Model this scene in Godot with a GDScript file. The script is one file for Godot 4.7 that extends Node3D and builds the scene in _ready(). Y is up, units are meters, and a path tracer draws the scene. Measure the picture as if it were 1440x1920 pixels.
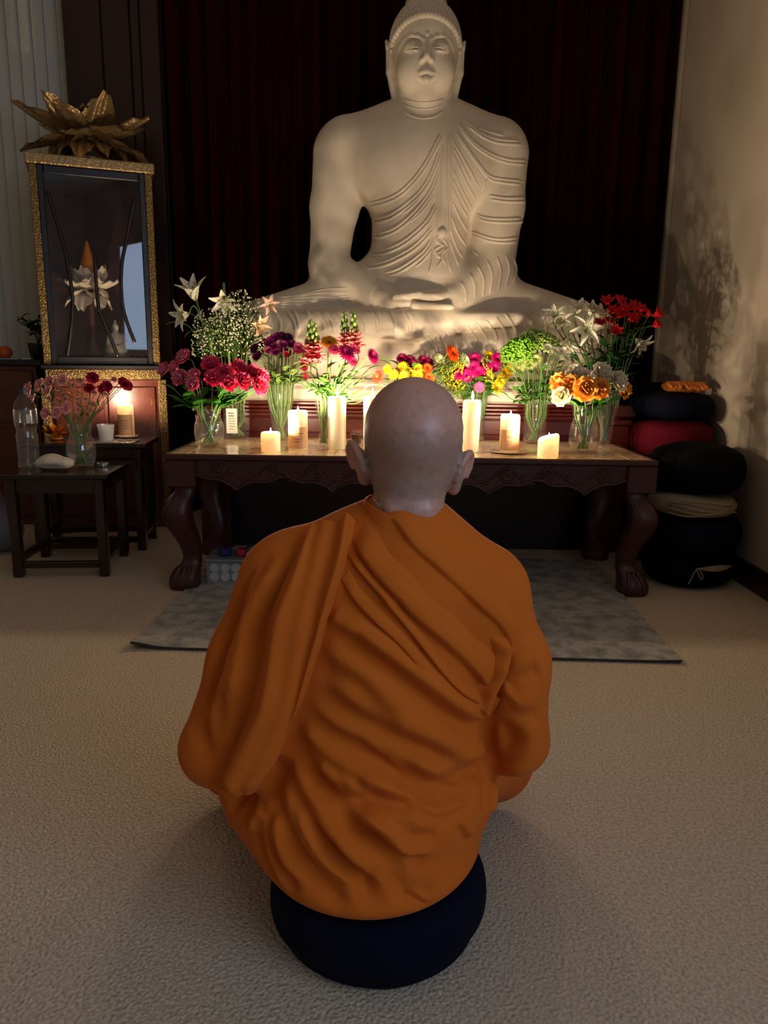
extends Node3D
# A shrine room by candle light: a person in an orange robe sits before an altar table and a white seated statue.
# Camera at (0, 1, 0) looking along -z; P, YP and XP turn a pixel of the 1440x1920 frame into a point on a known plane.
const FOCAL := 1400.0
const PITCH := 12.0
const ROLL := 0.8
const EYE := Vector3(0, 1, 0)
const TABLE_H := 0.585
var names := {}
var M := {}
var rng := RandomNumberGenerator.new()

class Geo:
	var v := PackedVector3Array()
	var ix := PackedInt32Array()
	var uv := PackedVector2Array()
	var col := PackedColorArray()
	func tri(a: int, b: int, c: int) -> void:
		ix.append(a); ix.append(b); ix.append(c)
	func quad(a: int, b: int, c: int, d: int) -> void:
		ix.append(a); ix.append(b); ix.append(c)
		ix.append(a); ix.append(c); ix.append(d)
	func facing(a: Vector3, b: Vector3, c: Vector3, away: Vector3) -> void:
		var n := v.size()
		v.append(a)
		if (c - a).cross(b - a).dot((a + b + c) / 3.0 - away) >= 0.0:
			v.append(b); v.append(c)
		else:
			v.append(c); v.append(b)
		tri(n, n + 1, n + 2)
	func box(c: Vector3, size: Vector3, bev := 0.0, turn := Basis()) -> Geo:
		var h := size * 0.5
		if bev <= 0.0:
			for ax in 3:
				for s in [-1.0, 1.0]:
					var u := (ax + 1) % 3
					var w := (ax + 2) % 3
					var q := []
					for e in [[-1, -1], [1, -1], [1, 1], [-1, 1]]:
						var p := Vector3()
						p[ax] = s * h[ax]; p[u] = e[0] * h[u]; p[w] = e[1] * h[w]
						q.append(c + turn * p)
					facing(q[0], q[1], q[2], c)
					facing(q[0], q[2], q[3], c)
			return self
		bev = minf(bev, minf(h.x, minf(h.y, h.z)) * 0.95)
		var corner := {}
		for sx in [-1, 1]:
			for sy in [-1, 1]:
				for sz in [-1, 1]:
					var s := Vector3(sx, sy, sz)
					var three := []
					for ax in 3:
						var p := s * (h - Vector3(bev, bev, bev))
						p[ax] = s[ax] * h[ax]
						three.append(c + turn * p)
					corner[Vector3i(sx, sy, sz)] = three
					facing(three[0], three[1], three[2], c)
		for ax in 3:
			var u := (ax + 1) % 3
			var w := (ax + 2) % 3
			for s in [-1, 1]:
				var q := []
				for e in [[-1, -1], [1, -1], [1, 1], [-1, 1]]:
					var k := Vector3i()
					k[ax] = s; k[u] = e[0]; k[w] = e[1]
					q.append(corner[k][ax])
				facing(q[0], q[1], q[2], c)
				facing(q[0], q[2], q[3], c)
			for e in [[-1, -1], [1, -1], [1, 1], [-1, 1]]:
				var k0 := Vector3i()
				k0[ax] = -1; k0[u] = e[0]; k0[w] = e[1]
				var k1 := k0
				k1[ax] = 1
				var q := [corner[k0][u], corner[k1][u], corner[k1][w], corner[k0][w]]
				facing(q[0], q[1], q[2], c)
				facing(q[0], q[2], q[3], c)
		return self
	# a profile of (radius, height) turned about the y axis through o; run it bottom to top for an outside
	func lathe(prof: Array, seg := 24, o := Vector3.ZERO, sx := 1.0, sz := 1.0, turn := Basis()) -> Geo:
		var n := v.size()
		for q in prof:
			for j in seg:
				var a := TAU * j / seg
				v.append(o + turn * Vector3(q.x * cos(a) * sx, q.y, q.x * sin(a) * sz))
		for i in prof.size() - 1:
			for j in seg:
				var k := (j + 1) % seg
				var p00 := n + i * seg + j
				var p01 := n + i * seg + k
				tri(p00, p01, p00 + seg)
				tri(p01, p01 + seg, p00 + seg)
		return self
	func tube(pts: Array, radii: Variant, seg := 8, caps := true, flat := 1.0, up := Vector3.ZERO) -> Geo:
		var n := v.size()
		var m := pts.size()
		if m < 2:
			return self
		var t0: Vector3 = (pts[1] - pts[0]).normalized()
		var nn := Vector3.UP if absf(t0.y) < 0.9 else Vector3.RIGHT
		nn = (nn - t0 * nn.dot(t0)).normalized()
		for i in m:
			var t: Vector3 = (pts[mini(i + 1, m - 1)] - pts[maxi(i - 1, 0)]).normalized()
			nn = (nn - t * nn.dot(t)).normalized()
			if up != Vector3.ZERO:
				nn = (up - t * up.dot(t)).normalized()
			var b := nn.cross(t)
			var r: float = radii if radii is float else radii[mini(i, radii.size() - 1)]
			for j in seg:
				var a := TAU * j / seg
				v.append(pts[i] + nn * (cos(a) * r * flat) + b * (sin(a) * r))
		for i in m - 1:
			for j in seg:
				var k := (j + 1) % seg
				var p00 := n + i * seg + j
				var p01 := n + i * seg + k
				tri(p00, p01, p00 + seg)
				tri(p01, p01 + seg, p00 + seg)
		if caps:
			var e := v.size()
			v.append(pts[0]); v.append(pts[m - 1])
			for j in seg:
				var k := (j + 1) % seg
				tri(e, n + k, n + j)
				tri(e + 1, n + (m - 1) * seg + j, n + (m - 1) * seg + k)
		return self
	func ball(c: Vector3, r: Vector3, seg := 12, rows := 8, turn := Basis()) -> Geo:
		var prof := []
		var n := v.size()
		for i in rows + 1:
			var a := -PI / 2 + PI * i / rows
			for j in seg:
				var b := TAU * j / seg
				v.append(c + turn * Vector3(cos(a) * cos(b) * r.x, sin(a) * r.y, cos(a) * sin(b) * r.z))
		for i in rows:
			for j in seg:
				var k := (j + 1) % seg
				var p00 := n + i * seg + j
				var p01 := n + i * seg + k
				if i > 0:
					tri(p00, p01, p00 + seg)
				if i < rows - 1:
					tri(p01, p01 + seg, p00 + seg)
		return self
	# rows of points, all of one length
	func sheet(rows: Array, uvs := false) -> Geo:
		var n := v.size()
		var w: int = rows[0].size()
		for i in rows.size():
			for j in w:
				v.append(rows[i][j])
				if uvs:
					uv.append(Vector2(float(j) / (w - 1), float(i) / (rows.size() - 1)))
		for i in rows.size() - 1:
			for j in w - 1:
				var a := n + i * w + j
				quad(a, a + 1, a + w + 1, a + w)
		return self
	# a flat outline in x and y, thick along z, put through t
	func prism(poly: PackedVector2Array, depth: float, t := Transform3D()) -> Geo:
		var ii := Geometry2D.triangulate_polygon(poly)
		var m := poly.size()
		var area := 0.0
		for i in m:
			var q := poly[(i + 1) % m]
			area += poly[i].x * q.y - q.x * poly[i].y
		for s in [-1.0, 1.0]:
			var n := v.size()
			for p in poly:
				v.append(t * Vector3(p.x, p.y, s * depth * 0.5))
			for k in range(0, ii.size(), 3):
				var a := poly[ii[k]]
				var b := poly[ii[k + 1]]
				var c := poly[ii[k + 2]]
				var ccw := (b - a).cross(c - a) > 0.0
				if ccw == (s > 0.0):
					tri(n + ii[k], n + ii[k + 2], n + ii[k + 1])
				else:
					tri(n + ii[k], n + ii[k + 1], n + ii[k + 2])
		for i in m:
			var p := poly[i]
			var q := poly[(i + 1) % m]
			if area < 0.0:
				var x := p
				p = q
				q = x
			var n := v.size()
			v.append(t * Vector3(p.x, p.y, depth * 0.5)); v.append(t * Vector3(q.x, q.y, depth * 0.5))
			v.append(t * Vector3(q.x, q.y, -depth * 0.5)); v.append(t * Vector3(p.x, p.y, -depth * 0.5))
			quad(n, n + 1, n + 2, n + 3)
		return self
	func add(g: Geo, t := Transform3D()) -> Geo:
		var n := v.size()
		for p in g.v:
			v.append(t * p)
		for i in g.ix:
			ix.append(n + i)
		for c in g.col:
			col.append(c)
		return self
	func tint(c: Color) -> Geo:
		while col.size() < v.size():
			col.append(c)
		return self
	func normals() -> PackedVector3Array:
		var nn := PackedVector3Array()
		nn.resize(v.size())
		for i in range(0, ix.size(), 3):
			var a := ix[i]
			var b := ix[i + 1]
			var c := ix[i + 2]
			var f := (v[c] - v[a]).cross(v[b] - v[a])
			nn[a] += f; nn[b] += f; nn[c] += f
		for i in nn.size():
			nn[i] = nn[i].normalized() if nn[i].length_squared() > 1e-20 else Vector3.UP
		return nn
	func mesh() -> ArrayMesh:
		var a := []
		a.resize(Mesh.ARRAY_MAX)
		a[Mesh.ARRAY_VERTEX] = v
		a[Mesh.ARRAY_NORMAL] = normals()
		a[Mesh.ARRAY_INDEX] = ix
		if uv.size() == v.size():
			a[Mesh.ARRAY_TEX_UV] = uv
		if col.size() == v.size():
			a[Mesh.ARRAY_COLOR] = col
		var m := ArrayMesh.new()
		m.add_surface_from_arrays(Mesh.PRIMITIVE_TRIANGLES, a)
		return m

# distances to tapered capsules and ellipsoids, joined by a smooth minimum, meshed as surface nets
class Sdf:
	var ty := PackedInt32Array()
	var A := PackedVector3Array()
	var B := PackedVector3Array()
	var ra := PackedFloat32Array()
	var rb := PackedFloat32Array()
	var kk := PackedFloat32Array()
	var bas: Array[Basis] = []
	func cone(a: Vector3, b: Vector3, r0: float, r1: float, k := 0.03) -> void:
		ty.append(0); A.append(a); B.append(b - a); ra.append(r0); rb.append(r1); kk.append(k); bas.append(Basis())
	func ell(c: Vector3, r: Vector3, k := 0.03, turn := Basis(), cut := false) -> void:
		ty.append(2 if cut else 1); A.append(c); B.append(r); ra.append(0.0); rb.append(0.0); kk.append(k); bas.append(turn.inverse())
	func one(i: int, p: Vector3) -> float:
		if ty[i] == 0:
			var pa := p - A[i]
			var ba := B[i]
			var t := clampf(pa.dot(ba) / maxf(ba.length_squared(), 1e-9), 0.0, 1.0)
			return (pa - ba * t).length() - lerpf(ra[i], rb[i], t)
		var q := bas[i] * (p - A[i])
		var r := B[i]
		var q1 := q / r
		var k0 := q1.length()
		var k1 := (q1 / r).length()
		if k1 < 1e-6:
			return -minf(r.x, minf(r.y, r.z))
		return k0 * (k0 - 1.0) / k1
	func at(p: Vector3, list: PackedInt32Array) -> float:
		var d := 10.0
		for i in list:
			var e := one(i, p)
			var k := kk[i]
			if ty[i] == 2:
				e = -e
				var h := maxf(k - absf(d - e), 0.0) / k
				d = maxf(d, e) + h * h * k * 0.25
			else:
				var h := maxf(k - absf(d - e), 0.0) / k
				d = minf(d, e) - h * h * k * 0.25
		return d
	func all() -> PackedInt32Array:
		return PackedInt32Array(range(ty.size()))
	func march(o: Vector3, dir: Vector3, t0: float) -> Vector3:
		var l := all()
		var t := t0
		for i in 60:
			var d := at(o + dir * t, l)
			t += d * 0.8
			if absf(d) < 0.0006:
				break
			if t > t0 + 3.0:
				return Vector3(0, -1, 0)
		return o + dir * t
	func net(lo: Vector3, hi: Vector3, c: float) -> Geo:
		var g := Geo.new()
		const S := 8
		var nb := Vector3i(ceili((hi.x - lo.x) / c / S), ceili((hi.y - lo.y) / c / S), ceili((hi.z - lo.z) / c / S))
		var nx := nb.x * S + 1
		var ny := nb.y * S + 1
		var nz := nb.z * S + 1
		var val := PackedFloat32Array()
		val.resize(nx * ny * nz)
		val.fill(1000.0)
		var cellv := PackedInt32Array()
		cellv.resize(nx * ny * nz)
		cellv.fill(-1)
		var R := c * S * 0.5 * 1.7321
		var blocks: Array[Vector3i] = []
		var n := ty.size()
		var ds := PackedFloat32Array()
		ds.resize(n)
		for bx in nb.x:
			for by in nb.y:
				for bz in nb.z:
					var ctr := lo + (Vector3(bx, by, bz) + Vector3(0.5, 0.5, 0.5)) * (c * S)
					var m := 10.0
					for i in n:
						ds[i] = one(i, ctr)
						if ty[i] != 2:
							m = minf(m, ds[i])
					if m > R * 1.25 + 0.02:
						continue
					var list := PackedInt32Array()
					for i in n:
						if ty[i] == 2:
							if ds[i] < R * 1.3 + kk[i]:
								list.append(i)
						elif ds[i] < m + 2.6 * R + kk[i]:
							list.append(i)
					if m < -R * 2.0 - 0.03 and absf(at(ctr, list)) > R * 1.6 + 0.02:
						continue
					blocks.append(Vector3i(bx, by, bz))
					for x in range(bx * S, bx * S + S + 1):
						for y in range(by * S, by * S + S + 1):
							var base := (x * ny + y) * nz
							for z in range(bz * S, bz * S + S + 1):
								if val[base + z] > 999.0:
									val[base + z] = at(lo + Vector3(x, y, z) * c, list)
		var sx := ny * nz
		for b in blocks:
			for x in range(b.x * S, b.x * S + S):
				for y in range(b.y * S, b.y * S + S):
					var base := (x * ny + y) * nz
					for z in range(b.z * S, b.z * S + S):
						var o := base + z
						var v0 := val[o]
						if absf(v0) > c * 2.6:
							continue
						var q := [v0, val[o + 1], val[o + nz], val[o + nz + 1], val[o + sx], val[o + sx + 1], val[o + sx + nz], val[o + sx + nz + 1]]
						var mask := 0
						for i in 8:
							if q[i] < 0.0:
								mask |= 1 << i
						if mask == 0 or mask == 255:
							continue
						var p := Vector3()
						var cnt := 0
						for e in [[0, 1], [2, 3], [4, 5], [6, 7], [0, 2], [1, 3], [4, 6], [5, 7], [0, 4], [1, 5], [2, 6], [3, 7]]:
							var a: float = q[e[0]]
							var bb: float = q[e[1]]
							if (a < 0.0) != (bb < 0.0):
								var t := a / (a - bb)
								var pa := Vector3(e[0] >> 2, (e[0] >> 1) & 1, e[0] & 1)
								var pb := Vector3(e[1] >> 2, (e[1] >> 1) & 1, e[1] & 1)
								p += pa.lerp(pb, t)
								cnt += 1
						cellv[o] = g.v.size()
						g.v.append(lo + (Vector3(x, y, z) + p / cnt) * c)
		for b in blocks:
			for x in range(maxi(1, b.x * S), b.x * S + S):
				for y in range(maxi(1, b.y * S), b.y * S + S):
					var base := (x * ny + y) * nz
					for z in range(maxi(1, b.z * S), b.z * S + S):
						var o := base + z
						if cellv[o] < 0:
							continue
						var s0 := val[o] < 0.0
						if s0 != (val[o + sx] < 0.0):
							_q(g, cellv, o, o - nz, o - nz - 1, o - 1, s0)
						if s0 != (val[o + nz] < 0.0):
							_q(g, cellv, o, o - 1, o - 1 - sx, o - sx, s0)
						if s0 != (val[o + 1] < 0.0):
							_q(g, cellv, o, o - sx, o - sx - nz, o - nz, s0)
		return g
	func _q(g: Geo, cv: PackedInt32Array, a: int, b: int, c: int, d: int, inside: bool) -> void:
		if cv[a] < 0 or cv[b] < 0 or cv[c] < 0 or cv[d] < 0:
			return
		if inside:
			g.quad(cv[d], cv[c], cv[b], cv[a])
		else:
			g.quad(cv[a], cv[b], cv[c], cv[d])

func ray(px: float, py: float) -> Vector3:
	var x := (px - 720.0) / FOCAL
	var y := -(py - 960.0) / FOCAL
	var c := cos(deg_to_rad(ROLL))
	var s := sin(deg_to_rad(ROLL))
	var xr := x * c - y * s
	var yr := x * s + y * c
	var ct := cos(deg_to_rad(PITCH))
	var st := sin(deg_to_rad(PITCH))
	return Vector3(xr, yr * ct - st, -(ct + yr * st))

func P(px: float, py: float, depth: float) -> Vector3:
	var d := ray(px, py)
	return EYE + d * (depth / -d.z)

func YP(px: float, py: float, h: float) -> Vector3:
	var d := ray(px, py)
	return EYE + d * ((h - EYE.y) / d.y)

func XP(px: float, py: float, x: float) -> Vector3:
	var d := ray(px, py)
	return EYE + d * (x / d.x)

func numbered(n: String) -> String:
	var k: int = names.get(n, 0)
	names[n] = k + 1
	return n if k == 0 else "%s_%03d" % [n, k]

func tag(o: Node, label := "", category := "", group := "") -> Node:
	if label: o.set_meta("label", label)
	if category: o.set_meta("category", category)
	if group: o.set_meta("group", group)
	return o

func thing(called: String, label: String, category: String, group := "", at := Vector3.ZERO) -> Node3D:
	var o := Node3D.new()
	o.name = numbered(called)
	add_child(o)
	o.position = at
	tag(o, label, category, group)
	return o

func part(parent: Node3D, called: String, g: Variant, m: Material, label := "") -> MeshInstance3D:
	var o := MeshInstance3D.new()
	o.name = called
	o.mesh = g.mesh() if g is Geo else g
	o.material_override = m
	parent.add_child(o, true)
	if label: o.set_meta("label", label)
	return o

func single(called: String, g: Geo, m: Material, label: String, category: String, group := "", at := Vector3.ZERO) -> MeshInstance3D:
	var o := MeshInstance3D.new()
	o.name = numbered(called)
	o.mesh = g.mesh()
	o.material_override = m
	add_child(o)
	o.position = at
	tag(o, label, category, group)
	return o

func struct(called: String, g: Geo, m: Material, parent: Node3D = null) -> MeshInstance3D:
	var o := MeshInstance3D.new()
	o.name = called
	o.mesh = g.mesh()
	o.material_override = m
	if parent:
		parent.add_child(o, true)
	else:
		add_child(o, true)
		o.set_meta("kind", "structure")
	return o

func geo() -> Geo:
	return Geo.new()

func spline(pts: Array, step: float) -> Array:
	var c := Curve3D.new()
	c.bake_interval = step
	var n := pts.size()
	for i in n:
		var t: Vector3 = (pts[mini(i + 1, n - 1)] - pts[maxi(i - 1, 0)]) / 6.0
		c.add_point(pts[i], -t, t)
	return Array(c.get_baked_points())

func spline2(pts: Array, step: float) -> Array:
	var q := []
	for p in pts:
		q.append(Vector3(p.x, p.y, 0))
	var out := []
	for p in spline(q, step):
		out.append(Vector2(p.x, p.y))
	return out

func noise_tex(freq: float, seed_: int, colors: Array, size := 512, octaves := 4, kind := FastNoiseLite.TYPE_SIMPLEX_SMOOTH) -> NoiseTexture2D:
	var n := FastNoiseLite.new()
	n.noise_type = kind
	n.seed = seed_
	n.frequency = freq
	n.fractal_octaves = octaves
	var t := NoiseTexture2D.new()
	t.width = size
	t.height = size
	t.seamless = true
	t.noise = n
	if colors.size():
		var g := Gradient.new()
		var offs := PackedFloat32Array()
		var cols := PackedColorArray()
		for i in colors.size():
			offs.append(float(i) / (colors.size() - 1))
			cols.append(colors[i])
		g.offsets = offs
		g.colors = cols
		t.color_ramp = g
	return t

func mat(key: String, c: Color, rough := 0.6, o := {}) -> StandardMaterial3D:
	var m := StandardMaterial3D.new()
	m.resource_name = key
	m.albedo_color = c
	m.roughness = rough
	m.metallic_specular = o.get("spec", 0.5)
	m.metallic = o.get("metal", 0.0)
	if o.has("tex"):
		m.albedo_texture = o.tex
	if o.has("bump"):
		m.heightmap_enabled = true
		m.heightmap_texture = o.bump
		m.heightmap_scale = o.get("bump_cm", 0.2)
	if o.has("tex") or o.has("bump"):
		m.uv1_triplanar = o.get("tri", true)
		m.uv1_world_triplanar = o.get("world", false)
		m.uv1_scale = o.get("scale", Vector3.ONE)
		m.uv1_offset = Vector3.ONE * float(o.get("off", 0.0))
	if o.has("coat"):
		m.clearcoat_enabled = true
		m.clearcoat = o.coat
		m.clearcoat_roughness = o.get("coat_rough", 0.1)
	if o.has("sss"):
		m.subsurf_scatter_enabled = true
		m.subsurf_scatter_strength = o.sss
	if o.has("back"):
		m.backlight_enabled = true
		m.backlight = o.back
	if o.has("sheen"):
		m.rim_enabled = true
		m.rim = o.sheen
		m.rim_tint = o.get("sheen_tint", 0.6)
	if o.has("glow"):
		m.emission_enabled = true
		m.emission = o.glow
		m.emission_energy_multiplier = o.get("power", 1.0)
	if o.has("vcol"):
		m.vertex_color_use_as_albedo = true
	if o.has("alpha"):
		m.transparency = BaseMaterial3D.TRANSPARENCY_ALPHA
		m.albedo_color.a = o.alpha
	m.cull_mode = BaseMaterial3D.CULL_DISABLED
	M[key] = m
	return m

func _ready() -> void:
	rng.seed = 7
	var cam := Camera3D.new()
	cam.name = "camera"
	add_child(cam)
	cam.position = EYE
	cam.fov = rad_to_deg(2.0 * atan(960.0 / FOCAL))
	cam.near = 0.05
	cam.far = 60.0
	cam.basis = Basis(Vector3.RIGHT, deg_to_rad(-PITCH)) * Basis(Vector3.BACK, deg_to_rad(ROLL))
	cam.current = true
	var e := Environment.new()
	e.tonemap_mode = Environment.TONE_MAPPER_LINEAR
	e.tonemap_exposure = 1.0
	e.background_mode = Environment.BG_SKY
	var sky := Sky.new()
	var sm := ProceduralSkyMaterial.new()
	sm.sky_top_color = Color(0.30, 0.42, 0.60)
	sm.sky_horizon_color = Color(0.55, 0.62, 0.70)
	sm.ground_bottom_color = Color(0.05, 0.05, 0.05)
	sm.ground_horizon_color = Color(0.12, 0.12, 0.12)
	sm.sky_energy_multiplier = 0.25
	sm.ground_energy_multiplier = 0.25
	sky.sky_material = sm
	e.sky = sky
	e.sdfgi_enabled = true
	e.ssao_enabled = true
	e.ssil_enabled = true
	var we := WorldEnvironment.new()
	we.name = "surroundings"
	we.environment = e
	add_child(we)
	# dusk through the long window of the right wall, beside and behind the camera
	window_light(Vector3(1.625, 1.72, 1.2), Vector3(-1, 0, 0), Vector2(2.98, 1.43), 5.4)
	materials()
	room()
	statue()
	person()
	altar()
	candles()
	flowers()
	shrine_corner()
	cushions()
	under_table()

func window_light(at: Vector3, towards: Vector3, size: Vector2, energy: float) -> void:
	var a := AreaLight3D.new()
	a.name = "window_daylight"
	add_child(a, true)
	a.look_at_from_position(at, at + towards, Vector3.UP)
	a.area_size = size
	a.light_color = Color(0.76, 0.86, 1.0)
	a.light_energy = energy
	a.area_range = 12.0
	a.area_attenuation = 2.0
	a.shadow_enabled = true

func materials() -> void:
	var grain := noise_tex(0.02, 3, [], 512, 5)
	var fine := noise_tex(0.09, 4, [], 512, 4)
	mat("carpet", Color(0.87, 0.79, 0.69), 0.95, {"tex": noise_tex(0.30, 11, [Color(0.66, 0.66, 0.66), Color(0.86, 0.86, 0.85), Color(1, 1, 1)], 2048, 4), "bump": noise_tex(0.34, 12, [], 2048, 2), "bump_cm": 0.48, "scale": Vector3(0.19, 0.19, 0.19), "world": true, "spec": 0.1, "off": 0.5})
	mat("plaster", Color(0.68, 0.63, 0.57), 0.85, {"bump": noise_tex(0.06, 13, [], 512, 4), "bump_cm": 0.05, "scale": Vector3(2, 2, 2), "world": true, "spec": 0.25})
	mat("ceiling_paint", Color(0.82, 0.78, 0.72), 0.9)
	mat("curtain", Color(0.15, 0.020, 0.028), 0.9, {"bump": fine, "bump_cm": 0.05, "scale": Vector3(4, 4, 4), "spec": 0.1})
	mat("panel_wood", Color(0.16, 0.055, 0.033), 0.42, {"tex": noise_tex(0.02, 21, [Color(0.6, 0.55, 0.55), Color(1, 1, 1), Color(0.75, 0.7, 0.7)], 512, 5), "scale": Vector3(6, 0.5, 6)})
	mat("red_wood", Color(0.36, 0.11, 0.075), 0.3, {"tex": noise_tex(0.02, 22, [Color(0.7, 0.62, 0.6), Color(1, 1, 1), Color(0.8, 0.75, 0.72)], 512, 5), "scale": Vector3(0.8, 7, 7)})
	mat("table_wood", Color(0.27, 0.115, 0.095), 0.42, {"tex": noise_tex(0.02, 23, [Color(0.7, 0.65, 0.65), Color(1, 1, 1), Color(0.8, 0.78, 0.76)], 512, 5), "scale": Vector3(1, 6, 6)})
	mat("dark_wood", Color(0.20, 0.085, 0.062), 0.4, {"tex": noise_tex(0.02, 24, [Color(0.7, 0.65, 0.65), Color(1, 1, 1)], 512, 5), "scale": Vector3(1, 5, 5)})
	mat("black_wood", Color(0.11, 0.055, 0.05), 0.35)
	mat("marble_inlay", Color(0.92, 0.81, 0.66), 0.2, {"tex": noise_tex(0.012, 25, [Color(0.78, 0.70, 0.62), Color(1, 0.98, 0.95), Color(0.90, 0.86, 0.80), Color(1, 1, 1)], 512, 5), "scale": Vector3(1.5, 1.5, 1.5), "coat": 0.6, "coat_rough": 0.05})
	mat("stone", Color(0.86, 0.81, 0.73), 0.55, {"tex": noise_tex(0.01, 26, [Color(0.90, 0.89, 0.88), Color(1, 1, 1)], 512, 4), "scale": Vector3(1, 1, 1)})
	mat("blind", Color(0.80, 0.80, 0.74), 0.75)
	mat("gold", Color(0.56, 0.46, 0.29), 0.42, {"metal": 0.6, "bump": noise_tex(0.05, 27, [], 512, 2, FastNoiseLite.TYPE_CELLULAR), "bump_cm": 1.2, "scale": Vector3(4, 4, 4)})
	mat("gold_leaf", Color(0.66, 0.55, 0.38), 0.30, {"metal": 0.7, "bump": grain, "bump_cm": 0.4, "scale": Vector3(5, 5, 5)})
	mat("glass", Color(1, 1, 1), 0.02, {"alpha": 0.004})
	mat("water", Color(0.93, 0.97, 0.95), 0.02, {"alpha": 0.015})
	mat("rug", Color(0.66, 0.65, 0.62), 0.95, {"tex": noise_tex(0.016, 28, [Color(0.70, 0.70, 0.71), Color(0.82, 0.82, 0.82), Color(1, 0.99, 0.97), Color(0.78, 0.78, 0.79)], 512, 5), "bump": fine, "bump_cm": 0.25, "scale": Vector3(1.1, 1.1, 1.1), "world": true, "spec": 0.1})
	mat("rug_edge", Color(0.24, 0.23, 0.22), 0.9)
	mat("robe", Color(0.80, 0.40, 0.12), 0.78, {"bump": noise_tex(0.2, 29, [], 512, 2), "bump_cm": 0.03, "scale": Vector3(9, 9, 9), "sheen": 0.35, "spec": 0.2})
	mat("skin", Color(0.80, 0.60, 0.52), 0.40, {"tex": noise_tex(0.02, 30, [Color(0.86, 0.82, 0.82), Color(1, 1, 1), Color(0.93, 0.9, 0.9)], 512, 5), "scale": Vector3(4, 4, 4), "sss": 0.25, "vcol": true})
	mat("navy_cloth", Color(0.045, 0.055, 0.12), 0.85, {"bump": fine, "bump_cm": 0.04, "scale": Vector3(6, 6, 6), "spec": 0.2})
	mat("black_cloth", Color(0.045, 0.043, 0.05), 0.85, {"bump": fine, "bump_cm": 0.04, "scale": Vector3(6, 6, 6), "spec": 0.2})
	mat("burgundy_cloth", Color(0.36, 0.06, 0.12), 0.85, {"bump": fine, "bump_cm": 0.04, "scale": Vector3(6, 6, 6), "spec": 0.2})
	mat("cream_cloth", Color(0.62, 0.56, 0.46), 0.85, {"bump": fine, "bump_cm": 0.06, "scale": Vector3(4, 4, 4), "spec": 0.2})
	mat("orange_knit", Color(0.80, 0.45, 0.16), 0.9)
	mat("wax", Color(0.97, 0.94, 0.87), 0.45, {"sss": 0.6, "back": Color(0.98, 0.92, 0.80)})
	mat("wax_label", Color(0.80, 0.62, 0.45), 0.55)
	mat("flame", Color(1, 0.9, 0.7), 0.5, {"glow": Color(1.0, 0.90, 0.72), "power": 30.0})
	mat("wick", Color(0.05, 0.04, 0.03), 0.9)

func slab(lo: Vector3, hi: Vector3, bev := 0.0) -> Geo:
	return geo().box((lo + hi) * 0.5, hi - lo, bev)

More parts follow.
